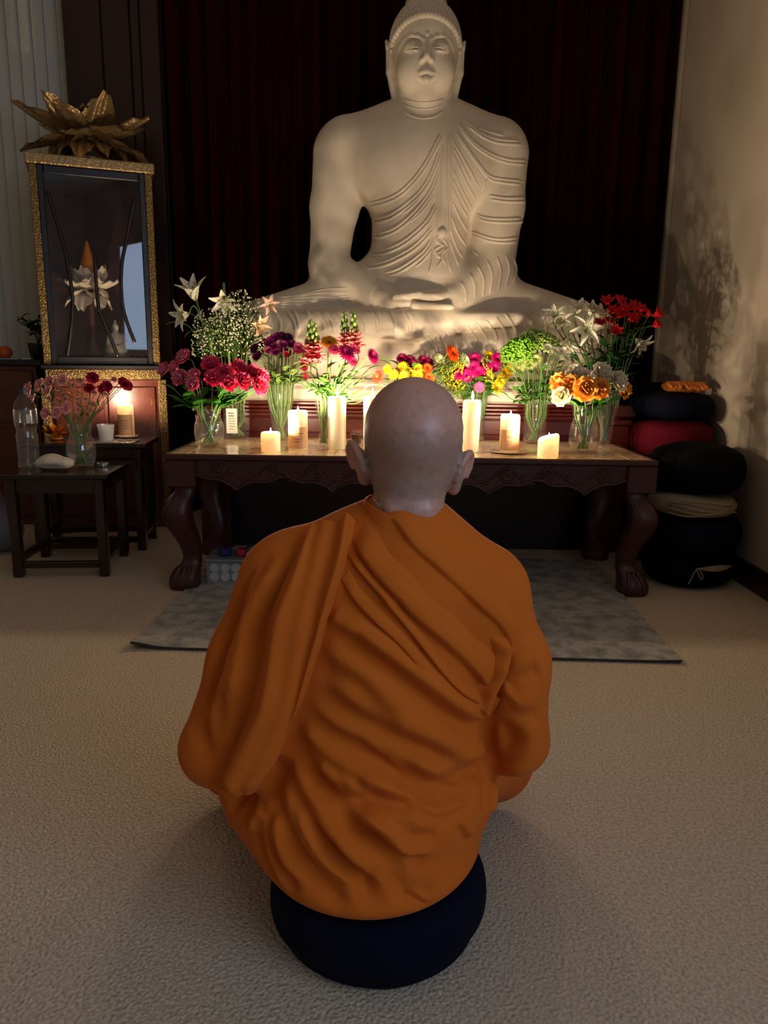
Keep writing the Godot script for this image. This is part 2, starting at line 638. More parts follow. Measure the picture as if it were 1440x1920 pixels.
func room() -> void:
	struct("floor", slab(Vector3(-3.0, -0.15, -5.1), Vector3(1.85, 0, 4.2)), M.carpet)
	struct("ceiling", slab(Vector3(-3.0, 3.3, -5.1), Vector3(1.85, 3.45, 4.2)), M.ceiling_paint)
	# right wall with a long window beside and behind the camera
	var g := geo()
	g.add(slab(Vector3(1.64, 0, -5.1), Vector3(1.84, 3.3, -0.35)))
	g.add(slab(Vector3(1.64, 0, 2.75), Vector3(1.84, 3.3, 4.2)))
	g.add(slab(Vector3(1.64, 0, -0.35), Vector3(1.84, 0.95, 2.75)))
	g.add(slab(Vector3(1.64, 2.5, -0.35), Vector3(1.84, 3.3, 2.75)))
	struct("wall_right", g, M.plaster)
	window("window_1", Vector3(1.74, 1.725, 1.2), Vector2(3.1, 1.55), PI / 2)
	struct("wall_front", slab(Vector3(-2.8, 0, 4.0), Vector3(1.64, 3.3, 4.2)), M.plaster)
	struct("wall_left", slab(Vector3(-3.0, 0, -5.1), Vector3(-2.8, 3.3, 4.2)), M.plaster)
	# back wall with the blinded window
	g = geo()
	g.add(slab(Vector3(-1.84, 0, -5.1), Vector3(1.64, 3.3, -4.9)))
	g.add(slab(Vector3(-2.8, 0, -5.1), Vector3(-1.84, 0.5, -4.9)))
	g.add(slab(Vector3(-2.8, 3.1, -5.1), Vector3(-1.84, 3.3, -4.9)))
	struct("wall_back", g, M.plaster)
	window("window_2", Vector3(-2.32, 1.8, -5.0), Vector2(0.96, 2.6), 0.0)
	struct("baseboard_right", slab(Vector3(1.615, 0, -4.6), Vector3(1.64, 0.11, 4.0), 0.006), M.dark_wood)
	struct("baseboard_left", slab(Vector3(-2.8, 0, -4.9), Vector3(-2.775, 0.11, 4.0), 0.006), M.dark_wood)
	# panelled pier between blinds and curtain
	var pier := struct("trim_1", slab(Vector3(-1.84, 0, -4.9), Vector3(-1.285, 3.3, -4.66)), M.black_wood)
	var edges := [-1.838, -1.62, -1.455, -1.395, -1.287]
	for i in 4:
		struct("panel", slab(Vector3(edges[i] + 0.003, 0.0, -4.68), Vector3(edges[i + 1] - 0.003, 3.3, [-4.64, -4.635, -4.62, -4.60][i]), 0.006), M.panel_wood, pier)
	# vertical blinds
	var slat := geo()
	var rows := []
	for i in 2:
		var row := []
		for j in 7:
			var t := float(j) / 6.0 - 0.5
			row.append(Vector3(t * 0.089, -2.62 * i, 0.006 * cos(t * PI)))
		rows.append(row)
	slat.sheet(rows)
	var back := []
	for i in 2:
		var row := []
		for j in 7:
			var t := 0.5 - float(j) / 6.0
			row.append(Vector3(t * 0.089, -2.62 * i, 0.006 * cos(t * PI) - 0.0012))
		back.append(row)
	slat.sheet(back)
	var sm := slat.mesh()
	var blinds := thing("vertical_blinds", "pale vertical slat blinds covering the window beside the panelled pier", "blinds", "", Vector3(-1.84, 0, -4.80))
	part(blinds, "head_rail", slab(Vector3(-0.96, 3.08, -0.03), Vector3(0.0, 3.13, 0.03), 0.005), M.blind)
	for i in 13:
		var s := part(blinds, "slat", sm, M.blind)
		s.position = Vector3(-0.04 - i * 0.074, 3.08, 0)
		s.rotation.y = 0.45
	# curtain: one length of pleated cloth behind the statue
	var crow := [[], []]
	var n := 460
	for i in n + 1:
		var x := -1.285 + 2.905 * i / n
		var z := 0.035 * sin(x * TAU / 0.115 + 0.8 * sin(x * 3.1)) + 0.012 * sin(x * TAU / 0.047 + 2.0 * sin(x * 5.0))
		crow[0].append(Vector3(x, 3.29, -4.66 + z * 0.8))
		crow[1].append(Vector3(x + 0.01 * sin(x * 9.0), 0.01, -4.66 + z))
	g = geo()
	g.sheet([crow[0], crow[1]])
	single("curtain", g, M.curtain, "dark maroon velvet curtain hanging in pleats behind the white statue", "curtain")
	struct("trim_2", slab(Vector3(1.618, 0, -4.62), Vector3(1.64, 3.3, -4.585), 0.004), M.plaster)
	# rug
	g = geo()
	var ra := YP(245, 1217, 0.0)
	var rb := YP(1278, 1245, 0.0)
	var side := (rb - ra)
	var away := Vector3(-side.z, 0, side.x).normalized() * -1.0
	if away.z > 0: away = -away
	var far := 1.25
	var top := []
	for i in 25:
		var row := []
		for j in 41:
			var u := j / 40.0
			var w := i / 24.0
			var p := ra + side * u + away * (far * w)
			var lift := 0.011 + 0.018 * exp(-pow((u) / 0.035, 2.0)) * exp(-pow(w / 0.06, 2.0)) + 0.004 * exp(-pow((1.0 - u) / 0.03, 2.0)) * exp(-pow(w / 0.06, 2.0))
			row.append(Vector3(p.x, lift, p.z))
		top.append(row)
	var r := thing("rug", "grey mottled flatweave rug lying on the carpet under the altar table", "rug")
	part(r, "pile", geo().sheet(top), M.rug)
	var rim := geo()
	var loop := []
	for j in 41: loop.append(top[0][j])
	for i in range(1, 25): loop.append(top[i][40])
	for j in range(39, -1, -1): loop.append(top[24][j])
	for i in range(23, -1, -1): loop.append(top[i][0])
	var low := []
	var high := []
	for p in loop:
		low.append(Vector3(p.x, maxf(0.0005, p.y - 0.0105), p.z))
		high.append(p)
	rim.sheet([high, low])
	part(r, "edge", rim, M.rug_edge)

func window(called: String, at: Vector3, size: Vector2, turn: float) -> void:
	var w := Node3D.new()
	w.name = called
	add_child(w)
	w.position = at
	w.rotation.y = turn
	w.set_meta("kind", "structure")
	var h := size * 0.5
	var g := geo()
	for s in [-1.0, 1.0]:
		g.box(Vector3(s * (h.x - 0.03), 0, 0), Vector3(0.06, size.y, 0.06), 0.006)
		g.box(Vector3(0, s * (h.y - 0.03), 0), Vector3(size.x - 0.12, 0.06, 0.06), 0.006)
	g.box(Vector3(0, 0, 0), Vector3(0.04, size.y - 0.12, 0.05), 0.005)
	part(w, "window_frame", g, M.plaster)
	for s in [-1.0, 1.0]:
		part(w, "pane", geo().box(Vector3(s * (h.x - 0.02) * 0.5, 0, 0), Vector3(h.x - 0.08, size.y - 0.12, 0.005)), M.glass)

func crop2(x: float, y: float) -> Vector2:
	return Vector2(440.0 + x / 2.25, 180.0 + y / 2.25)

func statue_sdf() -> Sdf:
	var s := Sdf.new()
	# trunk
	s.ell(P(796, 315, 4.2), Vector3(0.37, 0.34, 0.235), 0.06)
	s.ell(P(788, 440, 4.19), Vector3(0.258, 0.36, 0.235), 0.06)
	s.ell(P(786, 535, 4.18), Vector3(0.36, 0.20, 0.28), 0.10)
	# chest
	s.ell(P(728, 318, 4.09), Vector3(0.18, 0.15, 0.10), 0.12)
	s.ell(P(862, 318, 4.09), Vector3(0.18, 0.15, 0.10), 0.12)
	# neck and shoulders
	s.cone(P(797, 150, 4.17), P(797, 232, 4.2), 0.115, 0.135, 0.05)
	s.cone(P(797, 240, 4.22), P(655, 275, 4.2), 0.13, 0.15, 0.10)
	s.cone(P(797, 240, 4.22), P(928, 278, 4.2), 0.13, 0.15, 0.10)
	# arm on the bare side
	s.cone(P(641, 292, 4.2), P(627, 390, 4.18), 0.150, 0.122, 0.05)
	s.cone(P(627, 390, 4.18), P(617, 492, 4.12), 0.122, 0.102, 0.04)
	s.cone(P(617, 497, 4.10), P(700, 556, 3.93), 0.103, 0.060, 0.04)
	# arm under the robe
	s.cone(P(936, 295, 4.2), P(932, 390, 4.18), 0.150, 0.138, 0.05)
	s.cone(P(932, 390, 4.18), P(922, 500, 4.12), 0.138, 0.118, 0.04)
	s.cone(P(920, 508, 4.10), P(848, 560, 3.93), 0.116, 0.068, 0.04)
	# thighs and knees
	s.cone(P(720, 560, 4.2), P(480, 615, 3.98), 0.20, 0.135, 0.08)
	s.cone(P(860, 565, 4.2), P(1105, 625, 3.98), 0.20, 0.135, 0.08)
	s.ell(P(790, 590, 4.10), Vector3(0.46, 0.13, 0.26), 0.08)
	# shins, crossed
	s.cone(P(500, 622, 3.93), P(770, 615, 3.87), 0.108, 0.10, 0.03)
	s.cone(P(770, 615, 3.87), P(840, 604, 3.88), 0.10, 0.06, 0.04)
	s.cone(P(1085, 650, 3.93), P(800, 668, 3.88), 0.115, 0.085, 0.025)
	s.cone(P(800, 668, 3.88), P(600, 660, 3.9), 0.085, 0.06, 0.03)
	s.cone(P(500, 665, 3.95), P(640, 672, 3.9), 0.09, 0.07, 0.04)
	# cloth under the legs, down to the plinth
	s.ell(Vector3(0.165, 0.90, -4.12), Vector3(0.93, 0.10, 0.27), 0.05)
	s.ell(P(930, 634, 3.96), Vector3(0.40, 0.075, 0.085), 0.04)
	# foot lying on the thigh, sole up
	s.cone(P(845, 602, 3.86), P(968, 598, 3.84), 0.05, 0.034, 0.03)
	s.ell(P(975, 597, 3.84), Vector3(0.035, 0.022, 0.04), 0.02)
	# head
	var c := P(797, 112, 4.13)
	s.ell(c + Vector3(0, 0.055, 0), Vector3(0.170, 0.200, 0.188), 0.04)
	s.ell(c + Vector3(0, -0.090, 0.035), Vector3(0.138, 0.150, 0.150), 0.06)
	s.ell(c + Vector3(0, -0.205, 0.085), Vector3(0.052, 0.045, 0.055), 0.06)
	s.ell(c + Vector3(0, 0.235, -0.02), Vector3(0.095, 0.085, 0.095), 0.05)
	s.cone(c + Vector3(0, 0.30, -0.02), c + Vector3(0, 0.42, -0.02), 0.045, 0.012, 0.04)
	return s

func statue_face(s: Sdf) -> void:
	var q := Sdf.new()
	var c := P(797, 112, 4.13)
	for sd in [-1.0, 1.0]:
		# hollow under the arched brow, the half-closed lid in it, and the cheek
		s.ell(c + Vector3(0.069 * sd, 0.014, 0.196), Vector3(0.050, 0.030, 0.044), 0.025, Basis(), true)
		s.ell(c + Vector3(0.067 * sd, 0.002, 0.148), Vector3(0.042, 0.026, 0.034), 0.006)
		var brow := [Vector3(0.021, 0.022, 0.190), Vector3(0.042, 0.037, 0.182), Vector3(0.074, 0.045, 0.166), Vector3(0.108, 0.036, 0.138), Vector3(0.134, 0.008, 0.106)]
		for i in 4:
			var a: Vector3 = brow[i] * Vector3(sd, 1, 1)
			var b: Vector3 = brow[i + 1] * Vector3(sd, 1, 1)
			s.cone(c + a, c + b, 0.0060, 0.0060, 0.012)
		# edge of the upper and lower lid
		var lid := [Vector3(0.024, -0.003, 0.172), Vector3(0.048, -0.009, 0.184), Vector3(0.075, -0.009, 0.180), Vector3(0.108, 0.002, 0.152)]
		for i in 3:
			var a: Vector3 = lid[i] * Vector3(sd, 1, 1)
			var b: Vector3 = lid[i + 1] * Vector3(sd, 1, 1)
			s.cone(c + a, c + b, 0.0045, 0.0045, 0.004)
			s.cone(c + a + Vector3(0, -0.014, 0.0), c + b + Vector3(0, -0.014, 0.0), 0.0045, 0.0045, 0.006)
		s.ell(c + Vector3(0.080 * sd, -0.100, 0.118), Vector3(0.050, 0.055, 0.045), 0.06)
		# nostril wing
		s.ell(c + Vector3(0.021 * sd, -0.070, 0.195), Vector3(0.015, 0.013, 0.017), 0.010)
		# lips
		s.cone(c + Vector3(0.008 * sd, -0.120, 0.196), c + Vector3(0.056 * sd, -0.121, 0.170), 0.0135, 0.0045, 0.005)
		s.cone(c + Vector3(0, -0.152, 0.192), c + Vector3(0.048 * sd, -0.131, 0.169), 0.0165, 0.0045, 0.005)
		# long ears, standing off the neck
		s.cone(c + Vector3(0.172 * sd, 0.050, -0.015), c + Vector3(0.174 * sd, -0.06, 0.0), 0.026, 0.022, 0.01)
		s.cone(c + Vector3(0.174 * sd, -0.06, 0.0), c + Vector3(0.136 * sd, -0.250, 0.03), 0.020, 0.016, 0.008)
		s.cone(c + Vector3(0.184 * sd, 0.055, 0.0), c + Vector3(0.196 * sd, 0.085, -0.01), 0.016, 0.008, 0.01)
		s.ell(c + Vector3(0.192 * sd, 0.01, 0.020), Vector3(0.012, 0.050, 0.014), 0.008, Basis(), true)
	s.cone(c + Vector3(0, 0.020, 0.184), c + Vector3(0, -0.060, 0.218), 0.0105, 0.0165, 0.014)
	s.ell(c + Vector3(0, 0.044, 0.188), Vector3(0.010, 0.010, 0.009), 0.003)

func ridge(g: Geo, s: Sdf, pts: Array, r: float, t0: float, step := 0.02, sink := 0.35) -> void:
	var on := []
	for q in spline2(pts, 6.0):
		var d := ray(q.x, q.y).normalized()
		var hit := s.march(EYE, d, t0)
		if hit.y < 0.0: continue
		if on.size() and hit.distance_to(on[on.size() - 1]) > 0.09: continue
		on.append(hit + d * (r * sink))
	if on.size() < 2: return
	var line := spline(on, step)
	var radii := []
	var n := line.size()
	for i in n:
		var t := float(i) / maxi(1, n - 1)
		radii.append(r * clampf(minf(t, 1.0 - t) * 9.0, 0.25, 1.0))
	g.tube(line, radii, 6)

func statue() -> void:
	var root := thing("seated_statue", "large white stone statue seated cross-legged with hands in its lap before the curtain", "statue")
	var s := statue_sdf()
	var fs := statue_sdf()
	statue_face(fs)
	var c := P(797, 112, 4.13)
	var body := s.net(Vector3(-0.95, 0.74, -4.62), Vector3(1.3, c.y - 0.24, -3.72), 0.0125)
	var head := fs.net(Vector3(c.x - 0.26, c.y - 0.24 - 0.006, c.z - 0.26), Vector3(c.x + 0.26, c.y + 0.47, c.z + 0.28), 0.0062)
	body.add(head)
	hands(body, s)
	part(root, "body", body, M.stone)
	# robe: carved ridges that run over the chest, the arm and the legs
	var pl := geo()
	var lines := [
		[[880, 135], [845, 210], [800, 290], [750, 355], [690, 410], [620, 440], [555, 450]],
		[[868, 210], [835, 310], [790, 390], [730, 450], [660, 500], [600, 520], [550, 522]],
		[[865, 290], [835, 380], [790, 450], [730, 515], [670, 560], [600, 585], [540, 590]],
		[[850, 440], [820, 510], [770, 565], [700, 620], [620, 655], [525, 662]],
		[[842, 530], [800, 590], [740, 645], [660, 690], [590, 712], [535, 715]],
		[[835, 590], [800, 650], [740, 700], [680, 735], [620, 748]],
		[[925, 140], [975, 215], [1030, 290], [1070, 335], [1130, 352], [1232, 362]],
		[[935, 110], [1000, 190], [1070, 240], [1150, 268], [1233, 275]],
		[[960, 100], [1040, 160], [1110, 185], [1215, 192]],
		[[1065, 420], [1140, 432], [1222, 432]],
		[[1010, 490], [1050, 512], [1120, 520], [1210, 516]],
		[[995, 570], [1060, 595], [1120, 605], [1205, 598]],
	]
	for l in lines:
		for off in [0.0, 15.0]:
			var q := []
			for p in l:
				q.append(crop2(p[0] + off * 0.35, p[1] + off))
			ridge(pl, s, q, 0.0090, 2.6)
	var thin := [
		[[920, 190], [960, 260], [1000, 330], [1030, 390]], [[918, 240], [955, 320], [990, 390], [1020, 440]], [[918, 300], [950, 380], [985, 450], [1005, 480]],
		[[915, 380], [945, 450], [985, 520]], [[915, 440], [950, 520], [985, 580]], [[910, 500], [940, 580], [980, 640]], [[908, 560], [935, 640], [965, 690]], [[905, 610], [930, 680], [945, 720]],
		[[922, 215], [958, 290], [996, 365]], [[916, 345], [948, 415], [986, 485]],
		[[857, 330], [852, 590]], [[880, 190], [870, 400], [862, 570]], [[902, 130], [898, 400], [893, 640]], [[917, 130], [914, 300], [905, 560]], [[836, 590], [832, 700], [815, 760]], [[893, 640], [900, 700], [915, 750]],
		[[868, 250], [838, 345], [792, 420], [735, 480], [690, 510]], [[862, 350], [832, 430], [780, 500], [720, 545]], [[838, 640], [800, 690], [760, 725]],
		[[998, 650], [1030, 675]], [[1010, 130], [1060, 150], [1140, 170]], [[1045, 405], [1058, 360], [1072, 345]],
		[[1178, 690], [1188, 740], [1172, 795]], [[1140, 668], [1158, 730], [1140, 815]], [[1100, 668], [1122, 740], [1108, 830]], [[1060, 685], [1085, 755], [1075, 840]], [[1022, 712], [1050, 775], [1045, 850]], [[990, 745], [1012, 800], [1010, 855]], [[955, 785], [975, 830], [972, 868]],
	]
	for l in thin:
		var q := []
		for p in l:
			q.append(crop2(p[0], p[1]))
		ridge(pl, s, q, 0.0076, 2.6)
	# folds over the shins
	for i in 14:
		var x := 185.0 + i * 44.0 + 8.0 * sin(i * 2.3)
		var q := []
		for t in 5:
			var u := t / 4.0
			q.append(crop2(x + 30.0 * sin(u * 2.2) - 20.0 + 18.0 * sin(i * 1.7) * u, 905.0 + 100.0 * u))
		ridge(pl, s, q, 0.012, 2.6, 0.02, 0.5)
	for i in 13:
		var x := 800.0 + i * 42.0
		var q := []
		var top := 1005.0 - i * 11.0
		for t in 5:
			var u := t / 4.0
			q.append(crop2(x + 52.0 * sin(u * 1.9), top + 110.0 * u))
		ridge(pl, s, q, 0.011, 2.6, 0.02, 0.5)
	# long shallow lines on the thighs
	for i in 6:
		var q := []
		var q2 := []
		for t in 8:
			var u := t / 7.0
			q.append(crop2(170.0 + 330.0 * u, 850.0 + i * 9.0 - 45.0 * u + 6.0 * sin(u * 7.0 + i) + 10.0 * i * u * 0.6))
			q2.append(crop2(1140.0 + 230.0 * u, 848.0 + i * 9.0 + 48.0 * u + 3.0 * sin(u * 6.0 + i)))
		ridge(pl, s, q, 0.0045, 2.6, 0.03, 0.5)
		ridge(pl, s, q2, 0.0045, 2.6, 0.03, 0.5)
	# zigzag end of the robe hanging on the belly
	for zz in [[[872, 575], [848, 612], [885, 640], [850, 672], [890, 690]], [[845, 600], [870, 628], [842, 655], [872, 690], [850, 730]], [[878, 600], [898, 640], [872, 670], [893, 720]]]:
		var q := []
		for p in zz:
			q.append(crop2(p[0], p[1]))
		ridge(pl, s, q, 0.008, 2.6)
	var bb := crop2(873, 577)
	var bd := ray(bb.x, bb.y).normalized()
	pl.ball(s.march(EYE, bd, 2.6), Vector3(0.026, 0.026, 0.02), 12, 8)
	# folds of the neck
	for yy in [[[700, 28], [740, 48], [795, 55], [850, 48], [885, 28]], [[705, 62], [745, 86], [800, 96], [850, 86], [886, 60]], [[702, 10], [745, 22], [795, 27], [850, 22], [886, 10]]]:
		var q := []
		for p in yy:
			q.append(crop2(p[0], p[1]))
		ridge(pl, s, q, 0.006, 2.6, 0.02, 0.55)
	part(root, "robe_pleats", pl, M.stone)
	# hair: rows of small curls above a scalloped hairline
	var hair := geo()
	var hc := c + Vector3(0, 0.055, 0)
	var hr := Vector3(0.174, 0.204, 0.192)
	for row in 22:
		var lat := deg_to_rad(-12.0 + row * 4.6)
		var cnt := maxi(6, int(66.0 * cos(lat)))
		for k in cnt:
			var lon := TAU * (k + 0.5 * (row % 2)) / cnt
			var d := Vector3(cos(lat) * sin(lon), sin(lat), cos(lat) * cos(lon))
			if d.z > 0.0 and d.y < hairline(d.x):
				continue
			hair.ball(hc + d * hr, Vector3(0.0105, 0.0105, 0.0105), 6, 4)
	for row in 8:
		var lat := deg_to_rad(4.0 + row * 10.0)
		var cnt := maxi(4, int(34.0 * cos(lat)))
		for k in cnt:
			var lon := TAU * (k + 0.5 * (row % 2)) / cnt
			var d := Vector3(cos(lat) * sin(lon), sin(lat), cos(lat) * cos(lon))
			hair.ball(c + Vector3(0, 0.235, -0.02) + d * Vector3(0.097, 0.087, 0.097), Vector3(0.0105, 0.0105, 0.0105), 6, 4)
	for k in 25:
		var x := sin(-1.30 + 2.60 * k / 24.0) * 0.97
		var y := hairline(x)
		var zz := 1.0 - x * x - y * y
		if zz < 0.0: continue
		hair.ball(hc + Vector3(x, y, sqrt(zz)) * hr * 1.01, Vector3(0.0155, 0.0155, 0.0135), 8, 6)
	var h := part(root, "hair_curls", hair, M.stone)
	h.set_meta("kind", "stuff")
	# plinth of the same stone
	var base := geo()
	base.box(Vector3(0.16, 0.795, -4.17), Vector3(1.98, 0.07, 0.80), 0.012)
	base.box(Vector3(0.16, 0.845, -4.17), Vector3(1.94, 0.05, 0.76), 0.018)
	part(root, "stone_base", base, M.stone)
	pedestal()

func hairline(x: float) -> float:
	return -0.20 + 0.56 * sqrt(maxf(0.0, 1.0 - pow(x / 0.97, 2.0)))

func hands(g: Geo, s: Sdf) -> void:
	# two hands laid one in the other, palms up, thumbs almost touching
	var h := Sdf.new()
	var lw := P(702, 558, 3.92)
	var rw := P(848, 561, 3.92)
	var m := P(778, 572, 3.86)
	h.cone(lw, P(735, 566, 3.88), 0.055, 0.05, 0.03)
	h.ell(P(752, 569, 3.87), Vector3(0.085, 0.030, 0.07), 0.03)
	h.ell(P(800, 565, 3.875) + Vector3(0, 0.022, 0), Vector3(0.085, 0.030, 0.07), 0.012)
	h.cone(rw, P(815, 562, 3.89), 0.06, 0.05, 0.03)
	for i in 4:
		var z := 0.052 - i * 0.034
		h.cone(P(775, 573, 3.87) + Vector3(0, -0.004, z), P(845 - i * 3, 577, 3.87) + Vector3(0, 0.0, z), 0.020, 0.015, 0.006)
		h.cone(P(785, 561, 3.87) + Vector3(0, 0.018, z), P(740 - [0, 7, 5, -6][i], 565, 3.87) + Vector3(0, 0.016, z), 0.0195, 0.0145, 0.006)
	h.cone(P(735, 558, 3.9), P(770, 548, 3.9), 0.021, 0.015, 0.02)
	h.cone(P(815, 556, 3.9), P(776, 547, 3.9), 0.021, 0.015, 0.02)
	g.add(h.net(m + Vector3(-0.30, -0.11, -0.18), m + Vector3(0.30, 0.14, 0.16), 0.007))

func pedestal() -> void:
	var t := thing("altar_pedestal", "red-brown wooden pedestal with moulded cornice carrying the white statue", "pedestal")
	var x0 := -0.93
	var x1 := 1.22
	var zf := -3.80
	part(t, "panel", slab(Vector3(x0 + 0.03, 0.44, -4.58), Vector3(x1 - 0.03, 0.70, zf), 0.004), M.red_wood)
	part(t, "shade_darkened_panel", slab(Vector3(x0 + 0.04, 0.0, -4.57), Vector3(x1 - 0.04, 0.4395, zf - 0.01), 0.004), M.black_wood)  # pedestal front coloured near-black here to paint in the shade under the table
	var g := geo()
	var z0 := -4.58
	for q in [[0.70, 0.718, 0.012], [0.721, 0.738, 0.026], [0.741, 0.7595, 0.04], [0.672, 0.684, 0.012], [0.60, 0.606, 0.006]]:
		g.add(slab(Vector3(x0 + 0.03 - q[2], q[0], z0), Vector3(x1 - 0.03 + q[2], q[1], zf + q[2]), 0.005))
	part(t, "cornice", g, M.red_wood)
	for x in [x0 + 0.06, x1 - 0.06]:
		var p := geo()
		p.add(slab(Vector3(x - 0.075, 0.0, zf - 0.03), Vector3(x + 0.075, 0.66, zf + 0.03), 0.006))
		p.add(slab(Vector3(x - 0.085, 0.66, zf - 0.03), Vector3(x + 0.085, 0.69, zf + 0.04), 0.006))
		p.add(slab(Vector3(x - 0.095, 0.70, zf - 0.03), Vector3(x + 0.095, 0.7595, zf + 0.05), 0.008))
		part(t, "corner_post", p, M.red_wood)

func fold(verts: PackedVector3Array, nor: PackedVector3Array, disp: PackedFloat32Array, hash: Dictionary, line: Array, kind: int, w: float, h: float, taper := 0.18) -> void:
	const C := 0.05
	var reach := w * 3.2
	var best := {}
	var n := line.size()
	for i in n - 1:
		var a: Vector3 = line[i]
		var b: Vector3 = line[i + 1]
		var ab := b - a
		var l2 := maxf(ab.length_squared(), 1e-9)
		var lo := Vector3i(((a.min(b) - Vector3(reach, reach, reach)) / C).floor())
		var hi := Vector3i(((a.max(b) + Vector3(reach, reach, reach)) / C).floor())
		for x in range(lo.x, hi.x + 1):
			for y in range(lo.y, hi.y + 1):
				for z in range(lo.z, hi.z + 1):
					var cell: Variant = hash.get(Vector3i(x, y, z))
					if cell == null:
						continue
					for k: int in cell:
						var p := verts[k] - a
						var t := clampf(p.dot(ab) / l2, 0.0, 1.0)
						var off := p - ab * t
						var d2 := off.length_squared()
						if d2 > reach * reach:
							continue
						if not best.has(k) or d2 < best[k][0]:
							best[k] = [d2, off, ab, (i + t) / (n - 1)]
	for k: int in best:
		var e: Array = best[k]
		var side := nor[k].cross(e[2].normalized())
		var s: float = e[1].dot(side) / w
		var r: float = sqrt(e[0]) / w
		if absf(s) < 0.001:
			s = 0.0
		s = r * signf(s) if absf(s) > 0.25 * r else s
		var f := 0.0
		if kind == 0:
			f = exp(-r * r)
		elif kind == 1:
			f = 1.1 * s * exp(0.5 - 0.8 * r * r)
		else:
			f = (smoothstep(-0.25, 0.25, s) if s < 0.25 else 1.0) * exp(-maxf(s, 0.0) * 0.75) - 0.35 * exp(-pow((s + 0.5) / 0.4, 2.0))
		var end: float = minf(e[3], 1.0 - e[3])
		disp[k] += h * f * smoothstep(0.0, taper, end)

func crop_a(p: Array) -> Vector2:
	return Vector2(300.0 + p[0] / 1.8947, 940.0 + p[1] / 1.8947)

func crop_b(p: Array) -> Vector2:
	return Vector2(300.0 + p[0] / 1.8947, 1380.0 + p[1] / 1.8947)

func robe_sdf() -> Sdf:
	var s := Sdf.new()
	# trunk and seat
	s.ell(Vector3(0.012, 0.57, -1.155), Vector3(0.172, 0.20, 0.118), 0.05)
	s.ell(Vector3(0.0, 0.41, -1.165), Vector3(0.172, 0.18, 0.128), 0.06)
	s.ell(Vector3(-0.022, 0.265, -1.18), Vector3(0.222, 0.13, 0.185), 0.06)
	s.ell(Vector3(-0.02, 0.175, -1.168), Vector3(0.190, 0.062, 0.195), 0.05)
	s.ell(Vector3(-0.13, 0.25, -1.24), Vector3(0.165, 0.125, 0.16), 0.06)
	# shoulders and collar
	s.cone(P(763, 1018, 1.135), P(585, 1072, 1.15), 0.066, 0.068, 0.05)
	s.cone(P(763, 1018, 1.135), P(900, 1100, 1.15), 0.064, 0.068, 0.05)
	s.cone(P(765, 1004, 1.128), P(760, 1065, 1.14), 0.060, 0.098, 0.03)
	# cloth over the arm on the left
	s.cone(P(532, 1090, 1.15), P(482, 1240, 1.155), 0.072, 0.076, 0.05)
	s.cone(P(482, 1240, 1.155), P(408, 1400, 1.165), 0.076, 0.062, 0.03)
	s.cone(P(408, 1404, 1.17), P(620, 1440, 1.40), 0.056, 0.055, 0.03)
	s.cone(P(560, 1150, 1.13), P(480, 1440, 1.125), 0.06, 0.048, 0.03)
	# sleeve on the right
	s.cone(P(905, 1120, 1.15), P(950, 1250, 1.155), 0.072, 0.068, 0.035)
	s.cone(P(950, 1240, 1.155), P(963, 1385, 1.175), 0.070, 0.057, 0.02)
	s.cone(P(963, 1385, 1.175), P(820, 1400, 1.40), 0.057, 0.050, 0.02)
	# crossed legs under cloth
	s.cone(Vector3(-0.12, 0.235, -1.27), Vector3(-0.32, 0.125, -1.52), 0.115, 0.085, 0.06)
	s.cone(Vector3(0.08, 0.235, -1.27), Vector3(0.25, 0.125, -1.52), 0.105, 0.085, 0.06)
	s.cone(Vector3(-0.32, 0.10, -1.53), Vector3(0.02, 0.075, -1.60), 0.075, 0.06, 0.05)
	s.cone(Vector3(0.25, 0.10, -1.53), Vector3(-0.04, 0.075, -1.62), 0.075, 0.06, 0.05)
	s.ell(Vector3(-0.035, 0.16, -1.42), Vector3(0.24, 0.085, 0.16), 0.06)
	return s

